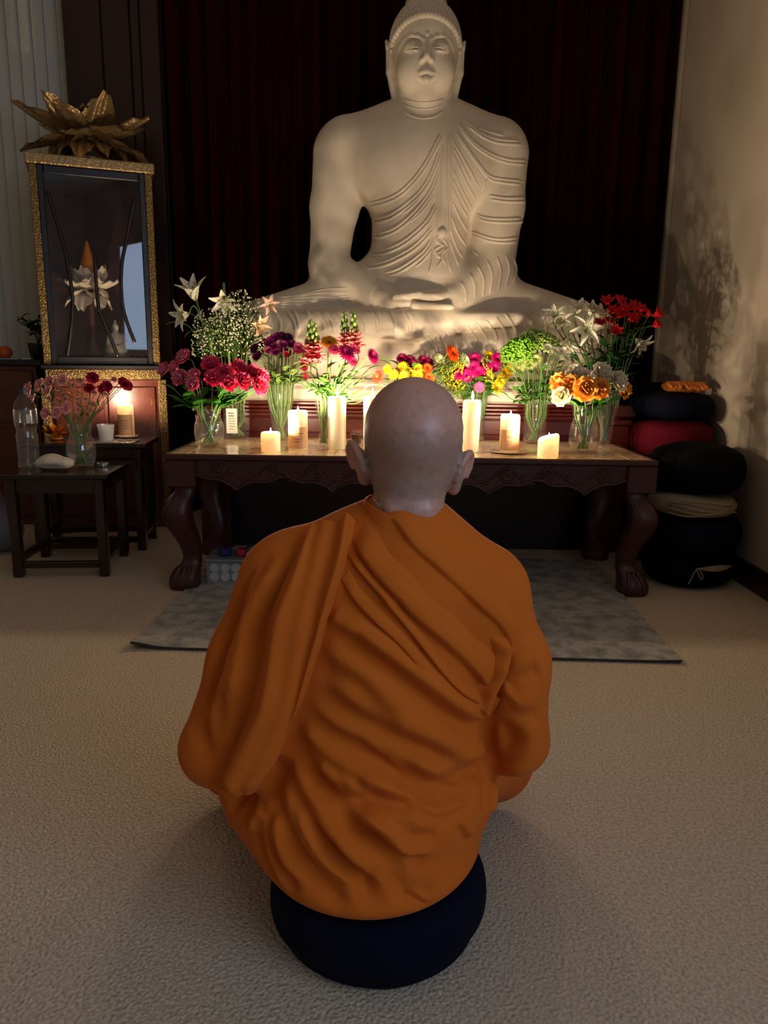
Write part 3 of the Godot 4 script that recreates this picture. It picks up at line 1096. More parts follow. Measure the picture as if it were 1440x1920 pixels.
func person() -> void:
	var root := thing("person", "person with shaved head in draped orange robe, seated on a navy cushion, facing the statue", "person")
	var s := robe_sdf()
	var g := s.net(Vector3(-0.44, 0.0, -1.72), Vector3(0.40, 0.82, -0.96), 0.0056)
	var nor := g.normals()
	var hash := {}
	for k in g.v.size():
		var key := Vector3i((g.v[k] / 0.05).floor())
		if not hash.has(key):
			hash[key] = []
		hash[key].append(k)
	var disp := PackedFloat32Array()
	disp.resize(g.v.size())
	# kind 0 ridge, 1 fold with a lit and a shaded flank, 2 edge of an upper layer
	var fa := [
		[0, 0.022, -0.011, [[500, 130], [430, 260], [370, 400], [330, 540], [300, 680], [265, 800], [220, 930]]],
		[1, 0.018, 0.010, [[440, 150], [370, 250], [320, 350], [280, 460], [250, 600], [225, 760], [208, 930]]],
		[1, 0.016, 0.010, [[360, 200], [290, 330], [240, 470], [205, 600], [170, 740], [175, 860], [205, 940]]],
		[0, 0.016, -0.009, [[300, 300], [230, 480], [170, 640], [120, 760], [150, 860], [195, 930]]],
		[1, 0.016, 0.012, [[600, 410], [690, 470], [780, 540], [870, 610], [960, 680], [1040, 740], [1120, 780], [1168, 765]]],
		[0, 0.014, 0.007, [[610, 400], [660, 440], [700, 480]]],
		[1, 0.020, 0.008, [[565, 540], [640, 590], [720, 640], [800, 720], [880, 760]]],
		[1, 0.022, 0.012, [[555, 620], [650, 700], [740, 765], [840, 810], [950, 860], [1060, 915], [1160, 890]]],
		[1, 0.018, 0.009, [[510, 710], [600, 790], [700, 845], [800, 890], [900, 950], [1000, 1000], [1150, 1010]]],
		[1, 0.018, 0.009, [[480, 790], [560, 880], [640, 950], [760, 1020], [850, 1050]]],
		[0, 0.012, -0.010, [[1262, 470], [1240, 600], [1195, 690], [1172, 760], [1163, 860], [1160, 960], [1180, 1020]]],
		[2, 0.018, 0.008, [[1250, 520], [1235, 610], [1190, 695]]],
		[1, 0.020, 0.009, [[1215, 650], [1270, 610], [1340, 560]]],
		[1, 0.022, 0.010, [[1190, 770], [1260, 800], [1280, 860], [1240, 930], [1180, 965]]],
		[1, 0.020, 0.006, [[1230, 720], [1300, 740], [1350, 720]]],
	]
	var fb := [
		[1, 0.016, 0.010, [[470, 10], [560, 120], [660, 230], [740, 320], [830, 420], [900, 500]]],
		[1, 0.018, 0.011, [[440, 60], [500, 190], [570, 310], [650, 420], [740, 510], [840, 615]]],
		[1, 0.018, 0.011, [[420, 120], [440, 230], [480, 340], [550, 450], [640, 540], [720, 620], [790, 670]]],
		[1, 0.016, 0.010, [[410, 240], [400, 340], [440, 450], [520, 560], [600, 650]]],
		[1, 0.014, 0.008, [[540, 100], [640, 190], [770, 225]]],
		[1, 0.014, 0.007, [[690, 150], [800, 210], [920, 232]]],
		[1, 0.016, 0.008, [[560, 230], [700, 310], [850, 340], [1000, 325]]],
		[1, 0.016, 0.007, [[680, 270], [800, 370], [970, 445]]],
		[1, 0.016, 0.009, [[335, 240], [310, 330], [330, 440], [380, 540], [450, 610]]],
		[1, 0.014, 0.008, [[372, 240], [360, 340], [390, 450], [460, 570]]],
		[1, 0.018, 0.010, [[850, 70], [960, 140], [1080, 115], [1160, 70]]],
		[0, 0.018, -0.016, [[225, 215], [300, 225], [360, 190], [410, 130], [430, 60]]],
		[1, 0.016, 0.008, [[1170, 150], [1165, 280], [1140, 400], [1090, 520]]],
		[1, 0.014, 0.007, [[250, 240], [220, 330], [260, 430], [330, 520]]],
		[0, 0.016, -0.010, [[190, 250], [240, 235], [300, 230]]],
		[1, 0.010, 0.005, [[700, 20], [800, 90], [930, 190], [1040, 230]]],
		[1, 0.010, 0.005, [[620, 120], [700, 210], [820, 290], [930, 300]]],
		[1, 0.010, 0.0045, [[760, 330], [860, 410], [980, 400]]],
		[1, 0.009, 0.0045, [[520, 260], [600, 370], [700, 460], [790, 540]]],
		[1, 0.009, 0.0045, [[470, 220], [520, 350], [600, 460], [700, 560]]],
		[1, 0.009, 0.004, [[860, 540], [960, 600], [1060, 560]]],
		[1, 0.009, 0.004, [[900, 250], [1000, 280], [1110, 230]]],
		[1, 0.009, 0.004, [[1050, 300], [1100, 360], [1130, 330]]],
		[1, 0.02, 0.006, [[760, 440], [880, 520], [1000, 540]]],
		[1, 0.016, 0.006, [[600, 330], [700, 430], [800, 480]]],
	]
	for k in 2:
		for f in [fa, fb][k]:
			var on := []
			for q in f[3]:
				var px: Vector2 = crop_a(q) if k == 0 else crop_b(q)
				var d := ray(px.x, px.y).normalized()
				var hit := s.march(EYE, d, 0.75)
				if hit.y > 0.0: on.append(hit)
			if on.size() < 2: continue
			fold(g.v, nor, disp, hash, spline(on, 0.012), f[0], f[1], f[2])
	for k in g.v.size():
		g.v[k] += nor[k] * (disp[k] * 1.35 * smoothstep(-0.75, -0.25, nor[k].y))
	part(root, "robe", g, M.robe)
	layers(root, s)
	# body
	body(root)

func slope(s: Sdf, p: Vector3) -> Vector3:
	var l := s.all()
	var e := 0.004
	var d := s.at(p, l)
	return Vector3(s.at(p + Vector3(e, 0, 0), l) - d, s.at(p + Vector3(0, e, 0), l) - d, s.at(p + Vector3(0, 0, e), l) - d).normalized()

# a layer of cloth lying on the robe between two lines; lift(u, t) is its height over it, u across and t along
func layer(root: Node3D, s: Sdf, called: String, edge: Array, inner: Array, cols: int, lift: Callable) -> void:
	var a := []
	var b := []
	for p in edge: a.append(Vector3(p[0], p[1], 0))
	for p in inner: b.append(Vector3(p[0], p[1], 0))
	var ca := Curve3D.new()
	var cb := Curve3D.new()
	for p in spline(a, 5.0): ca.add_point(p)
	for p in spline(b, 5.0): cb.add_point(p)
	var n := 56
	var rows := []
	var low := []
	for i in n + 1:
		var t := float(i) / n
		var pa := ca.sample_baked(t * ca.get_baked_length())
		var pb := cb.sample_baked(t * cb.get_baked_length())
		var row := []
		for j in cols + 1:
			var u := float(j) / cols
			var q := pa.lerp(pb, u)
			var hit := s.march(EYE, ray(q.x, q.y).normalized(), 0.75)
			if hit.y < 0.0:
				if row.size(): row.append(row[row.size() - 1])
				continue
			row.append(hit + slope(s, hit) * float(lift.call(u, t)))
		while row.size() and row.size() < cols + 1:
			row.insert(0, row[0])
		if row.size() == 0: continue
		rows.append(row)
	var g := geo()
	for r in rows: r.reverse()
	g.sheet(rows)
	part(root, called, g, M.robe)

func layers(root: Node3D, s: Sdf) -> void:
	# collar band round the neck
	var cn := []
	for i in 3:
		var row := []
		for k in 41:
			var a := TAU * k / 40.0
			var up := P(764, 967 - [0, 15, 16][i], 1.128)
			var r: float = [0.075, 0.0665, 0.0625][i]
			row.append(up + Vector3(cos(a) * r, -0.012 * cos(a) - 0.018 * sin(a) * 0.3 - (0.02 if i == 0 else 0.0), sin(a) * r))
		cn.append(row)
	for r in cn: r.reverse()
	part(root, "collar", geo().sheet(cn), M.robe)
	# broad sash over the shoulder, its edge standing clear of the back
	layer(root, s, "shoulder_sash", [[668, 976], [652, 1045], [633, 1105], [612, 1180], [595, 1235], [574, 1300], [553, 1346], [532, 1395], [510, 1440], [476, 1488]], [[578, 1000], [548, 1060], [508, 1150], [493, 1230], [480, 1290], [470, 1330], [442, 1400], [425, 1442], [425, 1462], [440, 1485]], 22, func(u: float, t: float) -> float:
		var f := 0.016 + 0.008 * t
		f *= smoothstep(0.0, 0.06, u) * 0.55 + 0.45
		f -= 0.018 * smoothstep(0.80, 1.0, u)
		f += 0.004 * sin(u * 7.0 + 2.0 + 1.5 * t) + 0.003 * sin(u * 15.0 + t * 4.0)
		return f - (0.02 if u == 0.0 else 0.0) - 0.016 * smoothstep(0.95, 1.0, t))
	var lips := [
		["robe_fold", 0.013, [[655, 1018], [701, 1082], [749, 1135], [791, 1177], [833, 1214], [875, 1254], [921, 1300]], Vector2(40, -52)],
		["robe_fold", 0.0085, [[647, 1040], [680, 1082], [722, 1130], [759, 1177], [796, 1225], [828, 1267], [865, 1304], [916, 1331]], Vector2(16, -22)],
		["robe_fold", 0.008, [[638, 1090], [664, 1128], [701, 1167], [749, 1214], [786, 1257], [823, 1296], [860, 1326], [916, 1338]], Vector2(20, -26)],
		["robe_fold", 0.008, [[620, 1156], [664, 1186], [712, 1223], [759, 1260], [807, 1298], [849, 1330], [889, 1350], [917, 1346]], Vector2(22, -34)],
		["collar_fold", 0.007, [[702, 968], [735, 985], [772, 1030], [812, 1066], [858, 1108], [893, 1140], [930, 1174], [957, 1214]], Vector2(38, -44)],
		["sleeve_fold", 0.010, [[955, 1195], [960, 1235], [948, 1275], [930, 1308], [920, 1345]], Vector2(-45, -12)],
	]
	for k in lips.size():
		var q: Array = lips[k]
		var inner := []
		for p in q[2]:
			inner.append([p[0] + q[3].x, p[1] + q[3].y])
		var h: float = q[1]
		layer(root, s, q[0], q[2], inner, 9, func(u: float, t: float) -> float:
			var e := smoothstep(0.0, 0.10, minf(t, 1.0 - t))
			if u == 0.0: return -0.004
			return e * h * (0.75 + 0.25 * smoothstep(0.0, 0.2, u)) * (1.0 - smoothstep(0.25, 1.0, u)) - 0.004 * smoothstep(0.7, 1.0, u) + 0.0012 * sin(t * 23.0 + k))

func body(root: Node3D) -> void:
	var b := Sdf.new()
	b.ell(Vector3(0.012, 0.57, -1.155), Vector3(0.15, 0.18, 0.098), 0.05)
	b.ell(Vector3(0.0, 0.41, -1.165), Vector3(0.145, 0.16, 0.105), 0.06)
	b.ell(Vector3(-0.025, 0.26, -1.185), Vector3(0.18, 0.10, 0.15), 0.06)
	b.cone(P(763, 1020, 1.135), P(590, 1078, 1.15), 0.05, 0.052, 0.05)
	b.cone(P(763, 1020, 1.135), P(900, 1090, 1.15), 0.05, 0.052, 0.05)
	b.cone(P(545, 1095, 1.15), P(450, 1370, 1.165), 0.045, 0.036, 0.03)
	b.cone(P(450, 1370, 1.165), P(660, 1432, 1.46), 0.042, 0.028, 0.03)
	b.cone(P(905, 1125, 1.15), P(955, 1375, 1.175), 0.045, 0.034, 0.03)
	b.cone(P(955, 1375, 1.175), P(775, 1402, 1.46), 0.034, 0.028, 0.03)
	b.cone(Vector3(-0.12, 0.225, -1.27), Vector3(-0.32, 0.115, -1.52), 0.085, 0.058, 0.06)
	b.cone(Vector3(0.08, 0.225, -1.27), Vector3(0.25, 0.115, -1.52), 0.085, 0.058, 0.06)
	b.cone(Vector3(-0.32, 0.09, -1.53), Vector3(0.02, 0.06, -1.60), 0.05, 0.035, 0.05)
	b.cone(Vector3(0.25, 0.09, -1.53), Vector3(-0.04, 0.06, -1.62), 0.05, 0.035, 0.05)
	var cut := P(766, 962, 1.13).y
	b.cone(P(765, 940, 1.125), P(763, 1020, 1.135), 0.053, 0.06, 0.03)
	var g := b.net(Vector3(-0.42, 0.02, -1.68), Vector3(0.36, cut, -1.0), 0.012)
	# head and neck, on a finer grid
	var h := Sdf.new()
	var c := P(775, 812, 1.145)
	h.ell(c + Vector3(0, 0.002, 0.004), Vector3(0.0765, 0.083, 0.094), 0.02)
	h.ell(c + Vector3(-0.001, -0.050, -0.010), Vector3(0.064, 0.058, 0.070), 0.03)
	h.ell(c + Vector3(-0.001, -0.085, -0.055), Vector3(0.052, 0.055, 0.05), 0.03)
	h.cone(c + Vector3(-0.004, -0.07, 0.018), P(764, 1010, 1.13), 0.0525, 0.056, 0.02)
	# roll of skin at the nape
	h.cone(P(735, 955, 1.088), P(800, 958, 1.088), 0.008, 0.008, 0.02)
	# face, turned to the altar
	h.cone(c + Vector3(0, -0.02, -0.095), c + Vector3(0, -0.06, -0.112), 0.009, 0.013, 0.015)
	h.ell(c + Vector3(0, -0.125, -0.088), Vector3(0.025, 0.022, 0.02), 0.02)
	for sd in [-1.0, 1.0]:
		h.ell(c + Vector3(0.032 * sd, -0.022, -0.098), Vector3(0.018, 0.012, 0.014), 0.012, Basis(), true)
		h.ell(c + Vector3(0.032 * sd, -0.024, -0.084), Vector3(0.014, 0.012, 0.013), 0.005)
		h.cone(c + Vector3(0.012 * sd, -0.006, -0.097), c + Vector3(0.050 * sd, -0.004, -0.082), 0.006, 0.005, 0.01)
		h.cone(c + Vector3(0, -0.088, -0.101), c + Vector3(0.022 * sd, -0.089, -0.094), 0.006, 0.003, 0.004)
		h.cone(c + Vector3(0, -0.098, -0.100), c + Vector3(0.020 * sd, -0.094, -0.094), 0.0065, 0.003, 0.004)
		h.ell(c + Vector3(0.012 * sd, -0.064, -0.107), Vector3(0.009, 0.008, 0.009), 0.006)
	# ears: a rim round a hollow, the lobe below
	for sd in [-1.0, 1.0]:
		var e: Vector3 = P(674, 868, 1.135) if sd < 0 else P(863, 886, 1.135)
		var tilt := Basis(Vector3.FORWARD, 0.30 * sd) * Basis(Vector3.UP, -0.45 * sd)
		h.ell(e + Vector3(0, 0.002, 0), Vector3(0.0075, 0.031, 0.021), 0.008, tilt)
		var prev := Vector3.ZERO
		for k in 10:
			var a := -0.9 + k * 0.43
			var q := e + tilt * Vector3(0.004 * sd, 0.030 * cos(a - 0.9) + 0.003, 0.021 * sin(a - 0.9))
			if k > 0:
				h.cone(prev, q, 0.0052, 0.0052, 0.004)
			prev = q
		h.ell(e + tilt * Vector3(-0.002 * sd, -0.027, -0.006), Vector3(0.008, 0.011, 0.010), 0.008, tilt)
		h.ell(e + tilt * Vector3(0.011 * sd, 0.004, 0.004), Vector3(0.008, 0.019, 0.011), 0.006, tilt, true)
	g.add(h.net(Vector3(c.x - 0.115, cut - 0.004, c.z - 0.14), Vector3(c.x + 0.115, c.y + 0.105, c.z + 0.13), 0.0036))
	# hands laid in the lap, palms up
	var f := Sdf.new()
	var lw := P(660, 1432, 1.46)
	var rw := P(775, 1402, 1.46)
	var m := Vector3((lw.x + rw.x) * 0.5, minf(lw.y, rw.y), -1.5)
	for sd in [-1.0, 1.0]:
		var w: Vector3 = lw if sd < 0 else rw
		var up := 0.0 if sd < 0 else 0.018
		f.cone(w, m + Vector3(0.035 * sd, up, 0.0), 0.026, 0.024, 0.02)
		f.ell(m + Vector3(0.03 * sd, up, 0), Vector3(0.045, 0.014, 0.042), 0.012)
		for i in 4:
			var z: float = 0.030 - i * 0.020
			var k := m + Vector3(-0.005 * sd, up, z)
			var mid := m + Vector3(-0.035 * sd, up + 0.004, z)
			var tip := m + Vector3((-0.062 + [0.008, 0.0, 0.003, 0.014][i]) * sd, up - 0.002, z)
			f.cone(k, mid, 0.0092, 0.0085, 0.003)
			f.cone(mid, tip, 0.0085, 0.007, 0.003)
		f.cone(m + Vector3(0.045 * sd, up + 0.006, -0.03), m + Vector3(0.028 * sd, up + 0.026, -0.05), 0.011, 0.010, 0.006)
		f.cone(m + Vector3(0.028 * sd, up + 0.026, -0.05), m + Vector3(0.004 * sd, up + 0.036 - 0.01 * sd, -0.052), 0.010, 0.008, 0.006)
	g.add(f.net(m + Vector3(-0.13, -0.04, -0.09), m + Vector3(0.13, 0.07, 0.09), 0.0035))
	# shaved stubble leaves a grey cast on the scalp below the crown
	var grain := FastNoiseLite.new()
	grain.seed = 5
	grain.frequency = 60.0
	for p in g.v:
		var q := (p - c) / Vector3(0.0765, 0.083, 0.094)
		var stub := smoothstep(0.30, -0.15, q.y + 0.25 * grain.get_noise_3dv(p)) * smoothstep(-1.22, -1.0, q.y + 0.12 * grain.get_noise_3dv(p * 1.7)) * smoothstep(-0.35, 0.15, q.z) * smoothstep(1.10, 0.98, absf(q.x))
		stub *= 1.0 if p.y > cut else 0.0
		g.col.append(Color(1, 1, 1).lerp(Color(0.60, 0.72, 0.72), stub * 0.85))
	part(root, "body", g, M.skin)
	# eyes and brows belong to the face; the lids are almost closed
	for sd in [-1.0, 1.0]:
		part(root, "eye", geo().ball(c + Vector3(0.032 * sd, -0.027, -0.0935), Vector3(0.010, 0.0035, 0.004), 8, 6), M.wick)
	zafu()

func zafu() -> void:
	var t := thing("meditation_cushion", "navy round cushion on the carpet under the seated person", "cushion", "", Vector3(-0.002, 0, -1.172))
	var prof := [Vector2(0.0, 0.0), Vector2(0.10, 0.0), Vector2(0.155, 0.003), Vector2(0.170, 0.018), Vector2(0.186, 0.05), Vector2(0.186, 0.09), Vector2(0.178, 0.118), Vector2(0.155, 0.128), Vector2(0.10, 0.130), Vector2(0.0, 0.130)]
	var rows := spline2(prof, 0.012)
	var g := geo()
	g.lathe(rows, 96)
	for i in g.v.size():
		var p := g.v[i]
		var a := atan2(p.z, p.x)
		var k := clampf(Vector2(p.x, p.z).length() / 0.17, 0.0, 1.0)
		var f := 1.0 + 0.012 * k * sin(a * 5.0 + 1.0) + 0.006 * k * sin(a * 26.0) * smoothstep(0.1, 0.14, p.y)
		g.v[i] = Vector3(p.x * f * 1.02, p.y * (1.0 + 0.02 * sin(a * 3.0) * k), p.z * f)
	part(t, "cover", g, M.navy_cloth)
	var seam := []
	for k in 61:
		var a := TAU * k / 60.0
		seam.append(Vector3(0.168 * cos(a) * 1.02, 0.016, 0.168 * sin(a)))
	part(t, "piping", geo().tube(seam, 0.0035, 6, false), M.navy_cloth)

const TX0 := -0.905
const TX1 := 1.125
const TZ0 := -3.715
const TZ1 := -3.035

func altar() -> void:
	var t := thing("altar_table", "long carved dark-red wooden altar table with pale inlaid top and curved legs", "table")
	var cx := (TX0 + TX1) * 0.5
	var hw := (TX1 - TX0) * 0.5
	var cz := (TZ0 + TZ1) * 0.5
	# moulded top frame, open where the inlay lies
	var g := geo()
	var y0 := TABLE_H - 0.026
	var rim := 0.022
	for s in [-1.0, 1.0]:
		g.box(Vector3(cx, y0 + 0.013, cz + s * ((TZ1 - TZ0) * 0.5 - rim * 0.5)), Vector3(hw * 2.0, 0.026, rim), 0.006)
		g.box(Vector3(cx + s * (hw - rim * 0.5), y0 + 0.013, cz), Vector3(rim, 0.026, TZ1 - TZ0 - rim * 2.0), 0.006)
	g.box(Vector3(cx, y0 + 0.006, cz), Vector3(hw * 2.0 - rim * 2.0, 0.012, TZ1 - TZ0 - rim * 2.0))
	part(t, "top_frame", g, M.table_wood)
	# inlay slabs
	var xs := [TX0 + rim, -0.815, -0.21, 0.40, 1.01, TX1 - rim]
	for i in 5:
		for j in 2:
			var za: float = TZ1 - rim - 0.001 if j == 0 else TZ1 - 0.13
			var zb: float = TZ1 - 0.128 if j == 0 else TZ0 + rim + 0.001
			part(t, "inlay_slab", slab(Vector3(xs[i] + 0.001, TABLE_H - 0.014, zb), Vector3(xs[i + 1] - 0.001, TABLE_H - 0.0005 - 0.0004 * ((i + j) % 2), za), 0.0012), M.marble_inlay)
	# aprons with a scalloped lower edge
	var pts := PackedVector2Array()
	var low := []
	var n := 160
	for i in n + 1:
		var x := -hw + 0.10 + (hw * 2.0 - 0.20) * i / n
		var ax := absf(x)
		var d := 0.088 + 0.016 * cos(TAU * (ax - 0.324) / 0.40) + 0.007 * cos(TAU * (ax - 0.324) / 0.1333)
		for p in [0.324, 0.724]:
			d += 0.014 * exp(-pow((ax - p) / 0.012, 2.0))
		d *= lerpf(0.82, 1.0, smoothstep(0.0, 0.2, hw - 0.1 - ax))
		pts.append(Vector2(x, -d))
		low.append(Vector3(cx + x, y0 - d, TZ1 - 0.022))
	pts.append(Vector2(hw - 0.10, 0))
	pts.append(Vector2(-hw + 0.10, 0))
	g = geo()
	g.prism(pts, 0.026, Transform3D(Basis(), Vector3(cx, y0, TZ1 - 0.036)))
	var apron := part(t, "apron", g, M.table_wood)
	g = geo()
	g.tube(low, 0.0068, 6)
	# scrolls and rosettes
	var zf := TZ1 - 0.023
	var ros := [0.0, 0.19, 0.40, 0.565, 0.80]
	for s in [-1.0, 1.0]:
		for k in ros.size():
			var x0: float = cx + s * ros[k]
			var yc := y0 - 0.046
			var big := 0.031 if k % 2 == 0 else 0.024
			for r in [big, big * 0.62]:
				var ring := []
				for i in 19:
					var a := TAU * i / 18.0
					ring.append(Vector3(x0 + r * cos(a), yc + r * sin(a), zf))
				g.tube(ring, 0.0045, 6, false)
			g.ball(Vector3(x0, yc, zf), Vector3(0.008, 0.008, 0.006), 8, 6)
			for i in 6:
				var a := TAU * i / 6.0
				g.ball(Vector3(x0 + big * 0.8 * cos(a), yc + big * 0.8 * sin(a), zf), Vector3(0.0065, 0.0065, 0.005), 6, 4)
			if k < ros.size() - 1:
				var x1: float = cx + s * ros[k + 1]
				var vine := []
				for i in 15:
					var u := i / 14.0
					vine.append(Vector3(lerpf(x0, x1, u), yc + 0.030 * sin(u * TAU + PI * 0.5), zf))
				g.tube(vine, 0.0055, 6)
				for lf in 3:
					var u := 0.3 + lf * 0.2
					var b := Vector3(lerpf(x0, x1, u), yc + 0.030 * sin(u * TAU + PI * 0.5), zf)
					var leaf := []
					for i in 6:
						var w := i / 5.0
						leaf.append(b + Vector3(s * 0.034 * w, (0.024 * w - 0.02 * w * w) * (1 if lf % 2 == 0 else -1), 0))
					g.tube(leaf, [0.002, 0.005, 0.006, 0.005, 0.003, 0.001], 6)
	part(apron, "carving", g, M.table_wood)
	g = geo()
	g.box(Vector3(cx, y0 - 0.04, TZ0 + 0.035), Vector3(hw * 2.0 - 0.2, 0.08, 0.026), 0.003)
	for s in [-1.0, 1.0]:
		g.box(Vector3(cx + s * (hw - 0.036), y0 - 0.045, cz), Vector3(0.026, 0.09, TZ1 - TZ0 - 0.2), 0.003)
	part(t, "side_apron", g, M.table_wood)
	for sx in [-1.0, 1.0]:
		for sz in [-1.0, 1.0]:
			var corner := Vector3(cx + sx * (hw - 0.062), 0, (TZ1 if sz > 0 else TZ0) - sz * 0.062)
			var leg := part(t, "leg", table_leg(sx, sz), M.table_wood)
			leg.position = corner
	small_glass()

func table_leg(sx: float, sz: float) -> Geo:
	var g := geo()
	g.box(Vector3(0, 0.502, 0), Vector3(0.122, 0.114, 0.122), 0.006)
	# (height, offset outward, half width)
	var rows := [[0.446, -0.012, 0.046], [0.42, -0.004, 0.045], [0.385, 0.016, 0.052], [0.345, 0.025, 0.059], [0.31, 0.024, 0.059], [0.27, 0.014, 0.055], [0.22, -0.004, 0.048], [0.17, -0.016, 0.041], [0.13, -0.019, 0.038], [0.105, -0.014, 0.043], [0.08, 0.0, 0.054], [0.05, 0.009, 0.062], [0.022, 0.010, 0.064], [0.006, 0.008, 0.062], [0.0, 0.006, 0.058]]
	var pr := []
	for r in rows:
		pr.append(Vector3(r[0], r[1], r[2]))
	pr = spline(pr, 0.012)
	pr.reverse()
	var seg := 20
	var n := g.v.size()
	for r in pr:
		for j in seg:
			var a := TAU * j / seg
			var c := cos(a)
			var s := sin(a)
			var k: float = r.z / pow(pow(absf(c), 3.2) + pow(absf(s), 3.2), 1.0 / 3.2)
			g.v.append(Vector3(sx * r.y + c * k, r.x, sz * r.y + s * k))
	for i in pr.size() - 1:
		for j in seg:
			var k := (j + 1) % seg
			var a := n + i * seg + j
			var b := n + i * seg + k
			g.tri(a, b, a + seg)
			g.tri(b, b + seg, a + seg)
	# leaf carved on the knee, toes on the foot
	for u in [-0.8, -0.35, 0.1, 0.55]:
		var line := []
		for i in 8:
			var w := i / 7.0
			var y := 0.405 - 0.15 * w
			var off := 0.02 * sin(w * PI) + 0.004
			var half := 0.050 + 0.006 * sin(w * PI)
			line.append(Vector3(sx * off + half * (u * 0.7 + 0.25 * sx * sin(w * 3.0)), y, sz * off + sz * half * 0.98))
		g.tube(line, [0.002, 0.005, 0.006, 0.006, 0.005, 0.004, 0.003, 0.001], 6)
	for u in [-0.6, 0.0, 0.6]:
		var toe := [Vector3(sx * 0.0 + u * 0.03, 0.10, sz * 0.035), Vector3(sx * 0.008 + u * 0.05, 0.06, sz * 0.062), Vector3(sx * 0.01 + u * 0.058, 0.016, sz * 0.070)]
		g.tube(spline(toe, 0.01), 0.009, 6)
	return g

func small_glass() -> void:
	var b := YP(668, 836, TABLE_H) + Vector3(0, 0, -0.025)
	var t := thing("tea_glass", "small clear glass of dark red tea on the altar table", "glass", "", b)
	part(t, "tumbler", geo().lathe([Vector2(0.0, 0.001), Vector2(0.021, 0.001), Vector2(0.024, 0.01), Vector2(0.029, 0.072), Vector2(0.027, 0.072), Vector2(0.022, 0.008), Vector2(0.0, 0.007)], 28), M.glass)
	part(t, "tea", geo().lathe([Vector2(0.0, 0.0085), Vector2(0.0215, 0.009), Vector2(0.0255, 0.048), Vector2(0.0, 0.048)], 28), mat("tea", Color(0.22, 0.04, 0.02), 0.1))
	# thin cord curled on the table near it
	var c := []
	for q in [[634, 838], [641, 836], [648, 839], [655, 836], [660, 842], [652, 846], [644, 846]]:
		c.append(YP(q[0], q[1], TABLE_H) + Vector3(0, 0.0015, 0))
	single("cord", geo().tube(spline(c, 0.006), 0.0014, 6), M.cream_cloth, "thin pale cord curled on the altar table beside the tea glass", "cord")

func marks(seed_: int) -> ImageTexture:
	var im := Image.create(128, 128, false, Image.FORMAT_RGB8)
	im.fill(Color(0.82, 0.64, 0.46))
	var r := RandomNumberGenerator.new()
	r.seed = seed_
	for row in 4:
		var y := 34 + row * 16 + r.randi_range(-2, 2)
		var x := 36 + r.randi_range(0, 10)
		while x < 92:
			var w := r.randi_range(2, 6)
			var hgt := r.randi_range(3, 8) if row > 0 else r.randi_range(5, 10)
			im.fill_rect(Rect2i(x, y, w, hgt), Color(0.50, 0.33, 0.22))
			x += w + r.randi_range(2, 4)
	return ImageTexture.create_from_image(im)

func candle(at: Vector3, r: float, h: float, pool: float, energy: float, called: String, label: String, group := "", slant := 0.0, band := 0.0, lean := 0.0) -> Node3D:
	var t := thing(called, label, "candle", group, at)
	var ri := r - 0.0045
	var prof := [Vector2(0, 0), Vector2(r - 0.003, 0), Vector2(r, 0.003), Vector2(r, h - 0.012), Vector2(r - 0.0012, h - 0.005), Vector2(r - 0.0038, h - 0.001), Vector2(r - 0.006, h), Vector2(ri - 0.003, h - pool * 0.3), Vector2(ri - 0.006, h - pool * 0.7), Vector2(ri * 0.7, h - pool), Vector2(0, h - pool - 0.001)]
	var g := geo().lathe(prof, 40)
	for i in g.v.size():
		var p := g.v[i]
		if slant != 0.0 and p.y > h * 0.35:
			p.y += slant * p.x / r * (p.y - h * 0.35) / (h * 0.65)
		p.x += lean * pow(p.y / h, 2.0)
		g.v[i] = p
	part(t, "wax", g, M.wax)
	var top := Vector3(lean, h - pool, 0)
	var wk := [top, top + Vector3(0.0005, 0.006, 0), top + Vector3(0.002, 0.011, 0)]
	part(t, "wick", geo().tube(wk, 0.0012, 6), M.wick)
	var f := geo().lathe([Vector2(0.0006, 0.0), Vector2(0.0036, 0.005), Vector2(0.0052, 0.011), Vector2(0.0046, 0.018), Vector2(0.0028, 0.026), Vector2(0.0012, 0.033), Vector2(0.0003, 0.038)], 16)
	var fl := part(t, "flame", f, M.flame)
	fl.position = top + Vector3(0.001, 0.007, 0)
	var o := OmniLight3D.new()
	o.name = "candle_light"
	t.add_child(o)
	o.position = top + Vector3(0.001, 0.007 + 0.021, 0)
	o.light_color = Color(1.0, 0.90, 0.765)
	o.light_energy = energy
	o.light_size = 0.006
	o.omni_range = 12.0
	o.omni_attenuation = 2.0
	o.shadow_enabled = true
	if band > 0.0:
		var rows := []
		for i in 2:
			var row := []
			for j in 25:
				var a := PI * 0.5 - 1.25 + 2.5 * j / 24.0
				row.append(Vector3((r + 0.0006) * cos(a), lerpf(band, 0.008, i), (r + 0.0006) * sin(a)))
			row.reverse()
			rows.append(row)
		var lb := geo().sheet(rows, true)
		var key := "candle_label_%d" % int(at.x * 1000.0)
		var m := mat(key, Color(1, 1, 1), 0.6)
		m.albedo_texture = marks(int(absf(at.x) * 100.0) + 3)
		part(t, "paper_band", lb, m, "tan paper band with small printed marks")
	return t

func on_table(px: float, py: float, r: float) -> Vector3:
	return YP(px, py, TABLE_H) + Vector3(0, 0.0002, -r)

